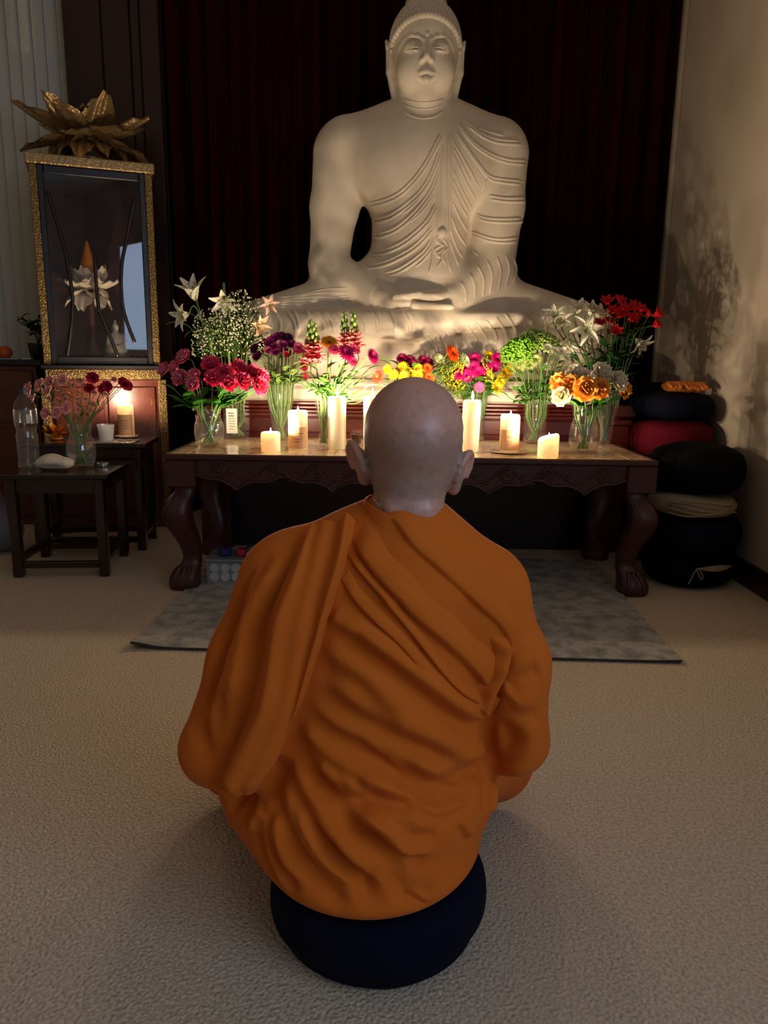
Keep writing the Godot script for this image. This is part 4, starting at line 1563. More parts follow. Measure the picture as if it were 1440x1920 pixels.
func candles() -> void:
	var E := 0.275
	candle(on_table(505, 849, 0.041), 0.041, 0.082, 0.026, E, "pillar_candle", "short ivory candle, lit, beside the banded candle nearest the rose vase", "", 0.0)
	candle(on_table(557, 845, 0.042), 0.042, 0.168, 0.026, E, "pillar_candle", "lit ivory candle with a tan band, standing between the short candle and a tall one", "", 0.0, 0.10)
	candle(on_table(631, 844, 0.039), 0.039, 0.228, 0.004, E, "pillar_candle", "tall plain ivory candle, lit, beside the slim vase of pink snapdragons", "", 0.0)
	candle(on_table(697, 844, 0.039), 0.039, 0.228, 0.004, E, "pillar_candle", "tall lit candle mostly hidden behind the seated person's head", "", 0.0)
	candle(on_table(882, 849, 0.039), 0.039, 0.222, 0.004, E, "pillar_candle", "tall plain ivory candle, lit, beside the vase of magenta and yellow flowers", "", 0.0, 0.0, 0.004)
	var c6 := on_table(957, 851, 0.044)
	saucer(c6, 0.085, "candle_saucer", "thin pale saucer under the banded candle on the altar table")
	candle(c6 + Vector3(0, 0.006, 0), 0.042, 0.158, 0.026, E, "pillar_candle", "lit ivory candle with a tan band, standing on a saucer", "", 0.0, 0.095)
	candle(on_table(1032, 861, 0.043) + Vector3(0, 0, -0.012), 0.043, 0.088, 0.030, E, "pillar_candle", "short ivory candle with a slanting rim, lit, near the orange and white roses", "", 0.012)

func saucer(at: Vector3, r: float, called: String, label: String) -> void:
	single(called, geo().lathe([Vector2(0, 0.0), Vector2(r * 0.6, 0.0), Vector2(r * 0.97, 0.006), Vector2(r, 0.009), Vector2(r * 0.96, 0.009), Vector2(r * 0.6, 0.0045), Vector2(0, 0.004)], 40), mat(called, Color(0.82, 0.76, 0.66), 0.25), label, "saucer", "", at)

var shapes := {}
var vase_at := {}

func vc(key: String) -> StandardMaterial3D:
	if not M.has(key):
		mat(key, Color(1, 1, 1), 0.55, {"vcol": true, "back": Color(0.42, 0.42, 0.42), "spec": 0.3})
	return M[key]

# a petal from the origin outwards along x, rising by the angles e0 to e1 along its length
func petal(g: Geo, length: float, width: float, e0: float, e1: float, cup: float, turn: Basis, c0: Color, c1: Color, at := Vector3.ZERO, blunt := 0.6, frill := 0.0, nl := 5, nw := 4) -> void:
	var r := 0.0
	var y := 0.0
	var n := g.v.size()
	for i in nl + 1:
		var t := float(i) / nl
		var w := width * 0.5 * pow(sin(PI * clampf(0.08 + 0.92 * pow(t, blunt), 0.0, 1.0)), 0.7)
		if i == nl:
			w = width * (0.5 * 0.62 if frill > 0.0 else 0.5 * 0.16)
		for j in nw + 1:
			var s := 2.0 * j / nw - 1.0
			var f := frill * sin(s * 9.0 + length * 900.0) * t
			g.v.append(at + turn * Vector3(r + f * 0.4, y + cup * s * s * w + f, s * w))
			g.col.append(c0.lerp(c1, t))
		var e := lerpf(e0, e1, t)
		r += cos(e) * length / nl
		y += sin(e) * length / nl
	for i in nl:
		for j in nw:
			var a := n + i * (nw + 1) + j
			g.quad(a, a + 1, a + nw + 2, a + nw + 1)

func lin(c: Color) -> Color:
	return c.srgb_to_linear()

func rose(key: String, c: Color, open: float) -> Mesh:
	if shapes.has(key): return shapes[key]
	var g := geo()
	var k := 0
	for ring in [[3, 0.044, 0.034, 1.35, 1.95, 0.7], [4, 0.045, 0.044, 1.15, 1.65, 0.6], [5, 0.047, 0.052, 0.95, 1.30 - 0.4 * open, 0.5], [5, 0.048, 0.056, 0.75, 0.95 - 0.9 * open, 0.4], [5, 0.046, 0.056, 0.55, 0.45 - 0.9 * open, 0.3]]:
		for i in ring[0]:
			var a: float = TAU * i / ring[0] + k * 0.6
			var tone := lin(c.lerp(c.lightened(0.22), 0.5 + 0.5 * sin(a * 5.0 + k)))
			petal(g, ring[1], ring[2], ring[3], ring[4], ring[5], Basis(Vector3.UP, a), tone, tone, Vector3.ZERO, 1.15, 0.0008, 6, 5)
		k += 1
	shapes[key] = g.mesh()
	return shapes[key]

func daisy(key: String, c: Color, mid: Color, n: int, R: float, layers := 2, width := 0.0, rise := 0.25) -> Mesh:
	if shapes.has(key): return shapes[key]
	var g := geo()
	var w := width if width > 0.0 else R * TAU / n * 0.75
	for l in layers:
		for i in n:
			var a := TAU * (i + 0.5 * l) / n
			var s := 1.0 - 0.17 * l
			petal(g, R * s, w, rise + 0.28 * l, rise - 0.25 + 0.20 * l, 0.3, Basis(Vector3.UP, a), lin(c.lerp(c.darkened(0.2), 0.5 + 0.5 * sin(a * 7.0 + l))), lin(c.lerp(c.darkened(0.2), 0.5 + 0.5 * sin(a * 7.0 + l))), Vector3(0, 0.001 * l, 0), 0.8, 0.0, 4, 2)
	g.ball(Vector3(0, 0.004, 0), Vector3(R * 0.24, R * 0.12, R * 0.24), 10, 6)
	g.tint(lin(mid))
	shapes[key] = g.mesh()
	return shapes[key]

func carnation(key: String, c: Color, R: float) -> Mesh:
	if shapes.has(key): return shapes[key]
	var g := geo()
	for l in 4:
		for i in 7:
			petal(g, R * (1.0 - 0.13 * l), R * 0.85, 0.35 + 0.32 * l, 0.05 + 0.36 * l, 0.15, Basis(Vector3.UP, TAU * (i + 0.37 * l) / 7), lin(c), lin(c), Vector3(0, 0.002 * l, 0), 1.4, R * 0.10, 4, 6)
	g.tube([Vector3(0, -R * 0.6, 0), Vector3(0, 0.0, 0)], [R * 0.18, R * 0.26], 8)
	g.tint(lin(Color(0.25, 0.36, 0.16)))
	shapes[key] = g.mesh()
	return shapes[key]

func cluster(key: String, c: Color, dark: Color, R: float, n: int, flat: float, bead: float, seed_: int) -> Mesh:
	if shapes.has(key): return shapes[key]
	var r := RandomNumberGenerator.new()
	r.seed = seed_
	var g := geo()
	for i in n:
		var a := r.randf() * TAU
		var q := sqrt(r.randf())
		var y := flat * (1.0 - q * q) + r.randf_range(-0.15, 0.1) * flat
		var p := Vector3(cos(a) * q, y, sin(a) * q) * R
		var lo := g.v.size()
		g.ball(p, Vector3.ONE * bead * r.randf_range(0.7, 1.2), 5, 4)
		g.tint(lin(c.lerp(dark, r.randf() * 0.6)))
		if i % 3 == 0:
			g.tube([Vector3(0, -R * 0.9, 0), Vector3(p.x * 0.55, p.y * 0.4 - R * 0.2, p.z * 0.55), p], R * 0.022, 4, false)
			g.tint(lin(Color(0.30, 0.42, 0.18)))
	shapes[key] = g.mesh()
	return shapes[key]

func spike(key: String, low: Color, high: Color, L: float, R: float, n: int) -> Mesh:
	if shapes.has(key): return shapes[key]
	var g := geo()
	for i in n:
		var t := float(i) / n
		var a := i * 2.4
		var s := R * (1.0 - 0.72 * t)
		var p := Vector3(cos(a) * s * 0.75, t * L, sin(a) * s * 0.75)
		var c := low.lerp(high, smoothstep(0.35, 0.65, t))
		if t < 0.5:
			for k in 4:
				petal(g, s * 1.15, s * 0.95, 0.7, -0.2, 0.3, Basis(Vector3.UP, -a + (k - 1.5) * 0.8), lin(c), lin(c), p * 0.6 + Vector3(0, t * L * 0.4, 0), 1.0, s * 0.06, 3, 2)
		else:
			g.ball(p, Vector3(s * 0.45, s * 0.75, s * 0.45), 6, 5)
			g.tint(lin(c))
	g.tube([Vector3.ZERO, Vector3(0, L, 0)], [R * 0.13, R * 0.06], 6)
	g.tint(lin(Color(0.30, 0.42, 0.18)))
	shapes[key] = g.mesh()
	return shapes[key]

func plume(key: String, c: Color, L: float, seed_: int) -> Mesh:
	if shapes.has(key): return shapes[key]
	var r := RandomNumberGenerator.new()
	r.seed = seed_
	var g := geo()
	for i in 9:
		var t := 0.15 + 0.85 * i / 9.0
		var a := i * 2.4
		var tip := Vector3(cos(a) * 0.36 * (1.1 - t), t + 0.12, sin(a) * 0.36 * (1.1 - t)) * L
		var b := Vector3(0, t * L * 0.75, 0)
		g.tube([b, tip], L * 0.010, 4, false)
		g.tint(lin(Color(0.40, 0.48, 0.16)))
		for k in 10:
			var p := b.lerp(tip, 0.15 + 0.09 * k) + Vector3(r.randf_range(-1, 1), r.randf_range(-0.3, 1), r.randf_range(-1, 1)) * L * 0.03
			g.ball(p, Vector3(0.030, 0.022, 0.030) * L, 5, 4)
			g.tint(lin(c.lerp(c.darkened(0.3), r.randf())))
	g.tube([Vector3.ZERO, Vector3(0, L, 0)], L * 0.014, 5)
	g.tint(lin(Color(0.34, 0.44, 0.18)))
	shapes[key] = g.mesh()
	return shapes[key]

func leaf_mesh(key: String, L: float, W: float, c: Color, bend := 0.5) -> Mesh:
	if shapes.has(key): return shapes[key]
	var g := geo()
	petal(g, L, W, 0.35, 0.35 - bend, 0.25, Basis(), lin(c), lin(c), Vector3.ZERO, 0.8, 0.0, 6, 4)
	shapes[key] = g.mesh()
	return shapes[key]

func aim(dir: Vector3, spin: float) -> Basis:
	var y := dir.normalized()
	var x := y.cross(Vector3(0.3, 0.1, 1.0)).normalized()
	var z := x.cross(y)
	return Basis(x, y, z) * Basis(Vector3.UP, spin)

func vase(key: String, at: Vector3, prof: Array, water: float, label: String, extra := 1.0, square := false) -> Node3D:
	var t := thing("glass_vase", label, "vase", "", at)
	var seg := 4 if square else 40
	var th := 0.003
	var out := []
	for p in spline2(prof, 0.012):
		out.append(p)
	var inn := []
	var wat := [Vector2(0.0, 0.0085)]
	for i in range(out.size() - 1, -1, -1):
		if out[i].y > 0.007 or i == out.size() - 1:
			inn.append(Vector2(maxf(0.001, out[i].x - th), maxf(out[i].y, 0.0075)))
	inn.append(Vector2(0, 0.0075))
	for p in out:
		if p.y > 0.009 and p.y < water:
			wat.append(Vector2(p.x - th - 0.0004, p.y))
	wat.append(Vector2(0.0, wat[wat.size() - 1].y))
	var turn := Basis(Vector3.UP, PI / 4) if square else Basis()
	var whole := [Vector2(0, 0)] + out + inn
	if square:
		var g := geo()
		var w: float = out[0].x
		var h: float = out[out.size() - 1].y
		for s in [-1.0, 1.0]:
			g.box(Vector3(s * (w - 0.002), h * 0.5, 0), Vector3(0.004, h, w * 2.0))
			g.box(Vector3(0, h * 0.5, s * (w - 0.002)), Vector3(w * 2.0 - 0.008, h, 0.004))
		g.box(Vector3(0, 0.004, 0), Vector3(w * 2.0 - 0.008, 0.008, w * 2.0 - 0.008))
		part(t, "glass", g, M.glass)
		part(t, "water", geo().box(Vector3(0, water * 0.5 + 0.006, 0), Vector3(w * 2.0 - 0.0095, water - 0.005, w * 2.0 - 0.0095)), M.water)
	else:
		part(t, "glass", geo().lathe(whole, seg, Vector3.ZERO, 1.0, 1.0, turn), M.glass)
		part(t, "water", geo().lathe(wat, seg), M.water)
	var neck := 1.0
	var ny := 0.0
	for p in out:
		if p.y > out[out.size() - 1].y * 0.55 and p.x < neck:
			neck = p.x
			ny = p.y
	vase_at[key] = {"at": at, "neck": neck - 0.008, "ny": ny, "foot": out[0].x * 0.7, "top": out[out.size() - 1].y, "mouth": out[out.size() - 1].x - 0.008}
	return t

# one cut flower: a stem from the foot of the vase through its neck to the bloom, which faces dir
func flower(called: String, label: String, group: String, vkey: String, head: Vector3, dir: Vector3, bloom: Variant, o := {}) -> Node3D:
	var v: Dictionary = vase_at[vkey]
	var a: Vector3 = v.at
	var t := thing(called, label, "flower", group, a)
	var b := head - a
	var side := Vector2(b.x, b.z)
	var reach: float = clampf(side.length() / 0.10, 0.0, 1.0)
	var u := side.normalized()
	var jig := Vector2(rng.randf_range(-1, 1), rng.randf_range(-1, 1)) * 0.35
	var q: Vector2 = (u * reach + jig).limit_length(0.95) * v.neck
	var f: Vector2 = (-u * reach * 0.8 + jig).limit_length(0.95) * v.foot
	var m: Vector2 = (u * reach + jig * 0.4).limit_length(0.95) * v.mouth
	var p0 := Vector3(f.x, 0.014, f.y)
	var p1 := Vector3(q.x, v.ny, q.y)
	var p2 := Vector3(m.x, v.top, m.y)
	var d := dir.normalized()
	var pts := [p0, p1]
	if v.top - v.ny > 0.015: pts.append(p2)
	var p3: Vector3 = b - d * minf(0.05, (b - p2).length() * 0.4)
	pts.append(p3)
	pts.append(b)
	var r: float = o.get("r", 0.0022)
	var sm: Material = o.get("stem", M.get("stem"))
	part(t, "stem", geo().tube(spline(pts, 0.02), r, 6), sm)
	if bloom is Mesh:
		var bl := part(t, o.get("part", "bloom"), bloom, vc("petals"))
		bl.transform = Transform3D(aim(d, rng.randf() * TAU).scaled_local(Vector3.ONE * o.get("scale", 1.0) * rng.randf_range(1.08, 1.3)), b)
	var nl: int = o.get("leaves", 0)
	for i in nl:
		var w := rng.randf_range(o.get("leaf_lo", 0.25), o.get("leaf_hi", 0.85))
		var base := p2.lerp(p3, w)
		var az := rng.randf() * TAU
		var lf := part(t, "leaf", o.leaf, vc("petals"))
		lf.transform = Transform3D(Basis(Vector3.UP, az) * Basis(Vector3.BACK, rng.randf_range(-0.3, 0.6)).scaled(Vector3.ONE * rng.randf_range(0.75, 1.15)), base)
	return t

func lily(t_label: String, group: String, vkey: String, head: Vector3, dir: Vector3, c: Color, L: float, o := {}) -> void:
	var t := flower("lily", t_label, group, vkey, head, dir, null, o)
	var b: Vector3 = head - vase_at[vkey].at
	var B := aim(dir, o.get("spin", rng.randf() * TAU))
	var key := "lily_%s_%d" % [c.to_html(), int(L * 1000)]
	var curl: float = o.get("curl", 1.0)
	key += str(curl)
	if not shapes.has(key):
		var g := geo()
		petal(g, L, L * 0.36, 1.25, 1.05 - 2.2 * curl, 0.45, Basis(), lin(c.lerp(Color(0.72, 0.78, 0.5), 0.35)), lin(c), Vector3.ZERO, 0.62, 0.0, 8, 4)
		shapes[key] = g.mesh()
		var s := geo()
		for i in 6:
			var a := TAU * i / 6.0 + 0.3
			var tip := Vector3(cos(a) * L * 0.22, L * 0.62, sin(a) * L * 0.22)
			s.tube([Vector3.ZERO, Vector3(cos(a) * L * 0.05, L * 0.35, sin(a) * L * 0.05), tip], L * 0.010, 4)
			s.tint(lin(Color(0.75, 0.80, 0.55)))
			s.ball(tip, Vector3(L * 0.05, L * 0.018, L * 0.02), 6, 4)
			s.tint(lin(Color(0.45, 0.22, 0.08)))
		shapes[key + "_st"] = s.mesh()
	for i in 6:
		var p := part(t, "petal", shapes[key], vc("petals"))
		p.transform = Transform3D(B * Basis(Vector3.UP, TAU * i / 6.0) * Basis(Vector3.BACK, rng.randf_range(-0.12, 0.12)), b)
	var st := part(t, "stamens", shapes[key + "_st"], vc("petals"))
	st.transform = Transform3D(B, b)

func c3(x: float, y: float) -> Vector2: return Vector2(280.0 + x / 3.4286, 520.0 + y / 3.4286)
func c4(x: float, y: float) -> Vector2: return Vector2(660.0 + x / 4.8, 560.0 + y / 4.8)
func c5(x: float, y: float) -> Vector2: return Vector2(860.0 + x / 3.6, 540.0 + y / 3.6)
func c8(x: float, y: float) -> Vector2: return Vector2(x / 4.364, 680.0 + y / 4.364)

func bunch(vkey: String, pts: Array, conv: Callable, spread: float, called: String, label: String, group: String, mesh: Mesh, o := {}) -> void:
	var v: Dictionary = vase_at[vkey]
	for p in pts:
		var q: Vector2 = conv.call(p[0], p[1])
		var dz: float = p[2] if p.size() > 2 else rng.randf_range(-1.0, 1.0) * spread
		var head := P(q.x, q.y, -(v.at.z) - dz)
		var out: Vector3 = head - (v.at + Vector3(0, v.top, 0))
		var dir := Vector3(out.x * 1.2, absf(out.y) * 0.45 + 0.03, out.z * 0.8 + 0.16 * float(o.get("face", 1.0)))
		flower(called, label, group, vkey, head, dir, mesh, o)

func greens(vkey: String, pts: Array, conv: Callable, spread: float, label: String, group: String, leaf: Mesh, n := 3, called := "leafy_stem", o := {}) -> void:
	var v: Dictionary = vase_at[vkey]
	for p in pts:
		var q: Vector2 = conv.call(p[0], p[1])
		var head := P(q.x, q.y, -(v.at.z) - rng.randf_range(-1.0, 1.0) * spread)
		var out: Vector3 = head - (v.at + Vector3(0, v.top, 0))
		var t := flower(called, label, group, vkey, head, Vector3(out.x, out.y + 0.05, out.z), null, {"leaves": n, "leaf": leaf, "leaf_lo": 0.2, "leaf_hi": 1.0, "stem": o.get("stem", M.stem)})
		t.set_meta("category", "foliage")
		var lf := part(t, "leaf", leaf, vc("petals"))
		var az := atan2(-out.z, out.x)
		lf.transform = Transform3D(Basis(Vector3.UP, az) * Basis(Vector3.BACK, 0.3), head - v.at)

func flowers() -> void:
	mat("stem", Color(0.30, 0.44, 0.16), 0.5, {"back": Color(0.15, 0.15, 0.1)})
	mat("stem_pale", Color(0.44, 0.54, 0.27), 0.5, {"back": Color(0.15, 0.15, 0.1)})
	mat("stem_dark", Color(0.16, 0.26, 0.12), 0.5)
	var rose_leaf := leaf_mesh("rose_leaf", 0.072, 0.048, Color(0.20, 0.42, 0.12))
	var pale_leaf := leaf_mesh("pale_leaf", 0.075, 0.032, Color(0.42, 0.52, 0.25), 0.9)
	var mid_leaf := leaf_mesh("mid_leaf", 0.070, 0.030, Color(0.25, 0.42, 0.15), 0.8)
	var long_leaf := leaf_mesh("long_leaf", 0.13, 0.022, Color(0.28, 0.42, 0.20), 1.2)
	var dark_leaf := leaf_mesh("dark_leaf", 0.075, 0.026, Color(0.14, 0.27, 0.12), 0.8)
	# 1 pink roses
	vase("roses", on_table(388, 840, 0.055), [Vector2(0.045, 0.0), Vector2(0.058, 0.015), Vector2(0.066, 0.06), Vector2(0.062, 0.10), Vector2(0.050, 0.135), Vector2(0.054, 0.165)], 0.115, "rounded glass vase holding pink roses at the table's corner")
	var pk := rose("rose_pink", Color(0.90, 0.42, 0.50), 0.1)
	var hot := rose("rose_hot", Color(0.90, 0.20, 0.36), 0.35)
	bunch("roses", [[240, 525], [118, 602], [185, 588, -0.05], [215, 655, 0.03], [300, 640], [292, 692, 0.05]], c3, 0.04, "pink_rose", "pale pink rosebud leaning out of the rounded vase", "pale pink roses in the rounded vase", pk, {"leaves": 1, "leaf": rose_leaf, "r": 0.0025, "scale": 0.72})
	bunch("roses", [[400, 580, -0.04], [410, 655, 0.05], [475, 625, 0.0], [500, 685, 0.05], [560, 600, -0.05], [585, 672, 0.04], [645, 622, -0.03], [700, 650, 0.0], [690, 702, 0.04]], c3, 0.04, "pink_rose", "open hot-pink rose in the rounded vase", "hot pink roses in the rounded vase", hot, {"leaves": 1, "leaf": rose_leaf, "r": 0.0025, "scale": 0.80})
	greens("roses", [[170, 730], [200, 800], [260, 830], [330, 800], [430, 800], [530, 790], [560, 750], [640, 760], [470, 750]], c3, 0.05, "rose foliage with broad green leaves in the rounded vase", "rose foliage in the rounded vase", rose_leaf, 4)
	# 2 tall white flowers in a square vase
	var sq := vase("lilies_left", on_table(440, 824, 0.055) + Vector3(0, 0, 0.0), [Vector2(0.053, 0.0), Vector2(0.053, 0.08), Vector2(0.053, 0.172)], 0.12, "square glass vase with a printed white label behind the pink roses", 1.0, true)
	var lab := part(sq, "label", geo().box(Vector3(-0.012, 0.088, 0.0537), Vector3(0.052, 0.118, 0.0008)), mat("vase_label", Color(0.88, 0.86, 0.80), 0.6), "white paper label")
	var lp := geo()
	for row in 7:
		lp.box(Vector3(-0.012 + rng.randf_range(-0.003, 0.003), 0.125 - row * 0.0125, 0.0543), Vector3(rng.randf_range(0.018, 0.036), 0.003 if row > 1 else 0.006, 0.0003))
	part(lab, "print", lp, mat("label_print", Color(0.45, 0.43, 0.40), 0.7))
	var W := Color(0.93, 0.91, 0.84)
	var q := c3(300, 150)
	lily("white lily with drooping leaves, tallest at the edge of the square vase", "", "lilies_left", P(q.x, q.y, 3.62), Vector3(-0.2, 1, 0.6), W, 0.125, {"curl": 0.25, "leaves": 3, "leaf": long_leaf, "leaf_lo": 0.7, "leaf_hi": 1.0, "stem": M.stem_pale, "r": 0.004})
	q = c3(255, 235)
	lily("white lily hanging beside the drooping leaves of the square vase", "", "lilies_left", P(q.x, q.y, 3.60), Vector3(-0.6, -0.2, 0.6), W, 0.10, {"curl": 0.5, "leaves": 2, "leaf": long_leaf, "stem": M.stem_pale, "r": 0.003})
	q = c3(480, 120)
	lily("white lily on the tallest thick pale stem of the square vase", "", "lilies_left", P(q.x, q.y, 3.62), Vector3(0.1, -0.5, 0.7), W, 0.105, {"curl": 0.35, "stem": M.stem_pale, "r": 0.0055})
	q = c3(775, 180)
	lily("pale pink starry lily leaning out above the white statue's knee", "", "lilies_left", P(q.x, q.y, 3.60), Vector3(0.1, 0.05, 1), Color(0.92, 0.72, 0.66), 0.062, {"curl": 0.75, "stem": M.stem_pale, "r": 0.003})
	q = c3(680, 315)
	lily("peach lily opening sideways among the white sprays", "", "lilies_left", P(q.x, q.y, 3.60), Vector3(0.7, 0.0, 0.7), Color(0.94, 0.76, 0.62), 0.085, {"curl": 0.4, "leaves": 1, "leaf": pale_leaf, "stem": M.stem_pale, "r": 0.003})
	for k in 3:
		cluster("baby%d" % k, Color(0.95, 0.92, 0.82), Color(0.72, 0.70, 0.52), 0.085, 75, 0.75, 0.0034, 40 + k)
	var gp := [[400, 300], [370, 410], [470, 330], [440, 420], [540, 240], [600, 200], [560, 330], [630, 260], [600, 400], [510, 430], [660, 360], [520, 300]]
	for k in gp.size():
		bunch("lilies_left", [gp[k]], c3, 0.05, "gypsophila_spray", "airy spray of tiny white gypsophila in the square vase", "gypsophila in the square vase", shapes["baby%d" % (k % 3)], {"r": 0.0014, "stem": M.stem_pale, "part": "florets"})
	greens("lilies_left", [[300, 260], [420, 500], [600, 470], [270, 330]], c3, 0.03, "long narrow leaf on a lily stem in the square vase", "lily leaves in the square vase", long_leaf, 2)
	# 3 purple flowers
	vase("purple", on_table(525, 827, 0.035), [Vector2(0.036, 0.0), Vector2(0.042, 0.02), Vector2(0.052, 0.11), Vector2(0.066, 0.21), Vector2(0.074, 0.262)], 0.15, "tall tapered glass vase holding small purple flowers")
	var pu := daisy("mum_purple", Color(0.50, 0.10, 0.34), Color(0.62, 0.30, 0.45), 16, 0.024, 3, 0.008, 0.3)
	var dp := daisy("mum_dark", Color(0.26, 0.05, 0.20), Color(0.4, 0.15, 0.3), 16, 0.024, 3, 0.008, 0.3)
	var mg := daisy("mum_magenta_pale", Color(0.78, 0.30, 0.50), Color(0.62, 0.12, 0.34), 16, 0.022, 3, 0.008, 0.3)
	var rp := carnation("carn_rosered", Color(0.80, 0.24, 0.32), 0.018)
	bunch("purple", [[740, 425], [800, 445], [830, 385], [862, 432], [880, 485], [800, 400], [845, 465], [770, 420], [815, 480], [850, 380]], c3, 0.05, "purple_chrysanthemum", "small purple chrysanthemum in the tapered vase", "purple chrysanthemums in the tapered vase", pu)
	bunch("purple", [[680, 460], [695, 510], [890, 395], [910, 430], [715, 440]], c3, 0.05, "purple_chrysanthemum", "small blackish-purple chrysanthemum in the tapered vase", "blackish purple chrysanthemums in the tapered vase", dp)
	bunch("purple", [[722, 490], [770, 470], [955, 450], [980, 470]], c3, 0.05, "purple_chrysanthemum", "small pink-tipped chrysanthemum in the tapered vase", "pink-tipped chrysanthemums in the tapered vase", mg)
	bunch("purple", [[990, 575], [1000, 635], [945, 470], [880, 495]], c3, 0.04, "red_carnation", "tiny rose-red carnation low in the tapered vase", "rose-red carnations in the tapered vase", rp, {"r": 0.0016})
	greens("purple", [[850, 520], [930, 570], [960, 525], [830, 650], [900, 655], [760, 640], [960, 640], [700, 600], [870, 600], [720, 560], [800, 580], [780, 530], [910, 520], [850, 690], [930, 690], [800, 700], [960, 590]], c3, 0.05, "stem of pale pointed leaves in the tapered vase", "pale foliage in the tapered vase", pale_leaf, 3, "leafy_stem", {"stem": M.stem_pale})
	# 4 snapdragons
	vase("snap", on_table(607, 838, 0.032), [Vector2(0.030, 0.0), Vector2(0.034, 0.012), Vector2(0.026, 0.06), Vector2(0.030, 0.12), Vector2(0.038, 0.175), Vector2(0.046, 0.215)], 0.12, "slim waisted glass vase holding pink snapdragons and magenta flowers")
	var sn := spike("snap", Color(0.93, 0.45, 0.45), Color(0.52, 0.62, 0.30), 0.16, 0.030, 26)
	for p in [[1040, 565], [1255, 500], [1075, 555], [1330, 480]]:
		var w := c3(p[0], p[1])
		flower("snapdragon", "pink snapdragon spike with green tip in the slim waisted vase", "snapdragons in the slim vase", "snap", P(w.x, w.y, 3.42 + rng.randf_range(-0.03, 0.05)), Vector3(rng.randf_range(-0.1, 0.1), 1, 0.05), sn, {"leaves": 2, "leaf": pale_leaf, "part": "flower_spike", "r": 0.0025, "stem": M.stem_pale})
	var ge := daisy("gerb_magenta", Color(0.80, 0.10, 0.45), Color(0.45, 0.05, 0.22), 20, 0.036, 3, 0.010, 0.25)
	var gy := daisy("gerb_yellow", Color(0.93, 0.62, 0.12), Color(0.5, 0.28, 0.05), 20, 0.036, 2, 0.011, 0.25)
	var gs := daisy("mum_pink", Color(0.90, 0.35, 0.55), Color(0.7, 0.3, 0.3), 18, 0.026, 3, 0.009, 0.3)
	bunch("snap", [[1265, 490, 0.05]], c3, 0.03, "magenta_chrysanthemum", "large magenta chrysanthemum beside the snapdragons in the slim vase", "", ge)
	bunch("snap", [[1430, 510, 0.04]], c3, 0.03, "magenta_chrysanthemum", "large magenta chrysanthemum turned aside, between the slim vase and the person's head", "", ge)
	bunch("snap", [[1155, 425, -0.05]], c3, 0.03, "yellow_gerbera", "golden yellow gerbera behind the snapdragons", "", gy)
	bunch("snap", [[1185, 470], [1320, 465, -0.03], [1300, 540]], c3, 0.03, "pink_chrysanthemum", "pink chrysanthemum between snapdragon spikes in the slim vase", "pink chrysanthemums in the slim vase", gs)
	greens("snap", [[1020, 680], [1060, 640], [1200, 600], [1310, 700], [1330, 780], [1250, 640], [1380, 650], [1130, 650], [1300, 760], [1180, 680], [1380, 720], [1080, 600], [1150, 580], [1240, 580], [1340, 600], [1400, 600], [1100, 720], [1220, 720], [1260, 700], [1360, 800]], c3, 0.05, "leafy green stem spilling from the slim waisted vase", "foliage in the slim vase", mid_leaf, 3)
	# 5 mixed bright flowers behind the head
	vase("mixed", on_table(772, 832, 0.04), [Vector2(0.04, 0.0), Vector2(0.052, 0.02), Vector2(0.054, 0.09), Vector2(0.046, 0.15), Vector2(0.052, 0.18)], 0.12, "round glass vase behind the seated person's head, full of mixed bright flowers")
	var co := daisy("coral", Color(0.93, 0.32, 0.20), Color(0.95, 0.65, 0.2), 26, 0.032, 3, 0.007, 0.15)
	var ye := daisy("yellow", Color(0.95, 0.80, 0.15), Color(0.85, 0.6, 0.1), 14, 0.026, 2, 0.011, 0.35)
	var om := daisy("orange_red", Color(0.85, 0.28, 0.08), Color(0.30, 0.08, 0.03), 28, 0.036, 3, 0.007, 0.12)
	var wg := daisy("white_green", Color(0.80, 0.84, 0.62), Color(0.6, 0.7, 0.3), 26, 0.030, 3, 0.005, 0.3)
	bunch("mixed", [[235, 705, 0.06]], c4, 0.03, "coral_gerbera", "coral red gerbera beside the person's head, over a tall candle", "", co)
	bunch("mixed", [[325, 640, 0.05], [560, 655], [500, 660], [600, 640], [420, 660], [380, 690], [540, 690, 0.05], [620, 680, 0.05], [470, 700, 0.06], [460, 620], [590, 700, 0.06]], c4, 0.05, "yellow_daisy", "small yellow flower over the person's head in the mixed vase", "small yellow flowers in the mixed vase", ye)
	bunch("mixed", [[450, 540], [520, 560], [470, 590], [550, 600], [640, 560], [690, 580], [660, 600]], c4, 0.04, "crimson_chrysanthemum", "dark crimson chrysanthemum above the person's head", "dark crimson chrysanthemums in the mixed vase", daisy("mum_crimson", Color(0.55, 0.06, 0.25), Color(0.3, 0.03, 0.12), 20, 0.028, 3, 0.008, 0.3))
	bunch("mixed", [[675, 630, 0.04], [690, 710, 0.06]], c4, 0.03, "orange_daisy", "small orange daisy above the person's head", "orange daisies in the mixed vase", daisy("orange_small", Color(0.90, 0.40, 0.12), Color(0.5, 0.15, 0.05), 22, 0.024, 2, 0.007, 0.2))
	bunch("mixed", [[900, 492, 0.05]], c4, 0.03, "orange_gerbera", "large orange-red gerbera with dark eye, standing highest above the mixed flowers", "", om)
	bunch("mixed", [[780, 550], [985, 550, -0.05], [1010, 560]], c4, 0.05, "white_chrysanthemum", "greenish white spider chrysanthemum beside the orange-red gerbera", "greenish white chrysanthemums in the mixed vase", wg)
	greens("mixed", [[330, 560], [420, 600], [760, 650], [850, 600], [300, 740], [720, 640], [350, 600], [820, 640], [620, 640], [560, 620], [780, 600], [880, 650], [250, 780], [700, 700]], c4, 0.05, "leafy stem over the person's head in the mixed vase", "foliage in the mixed vase", mid_leaf, 3)
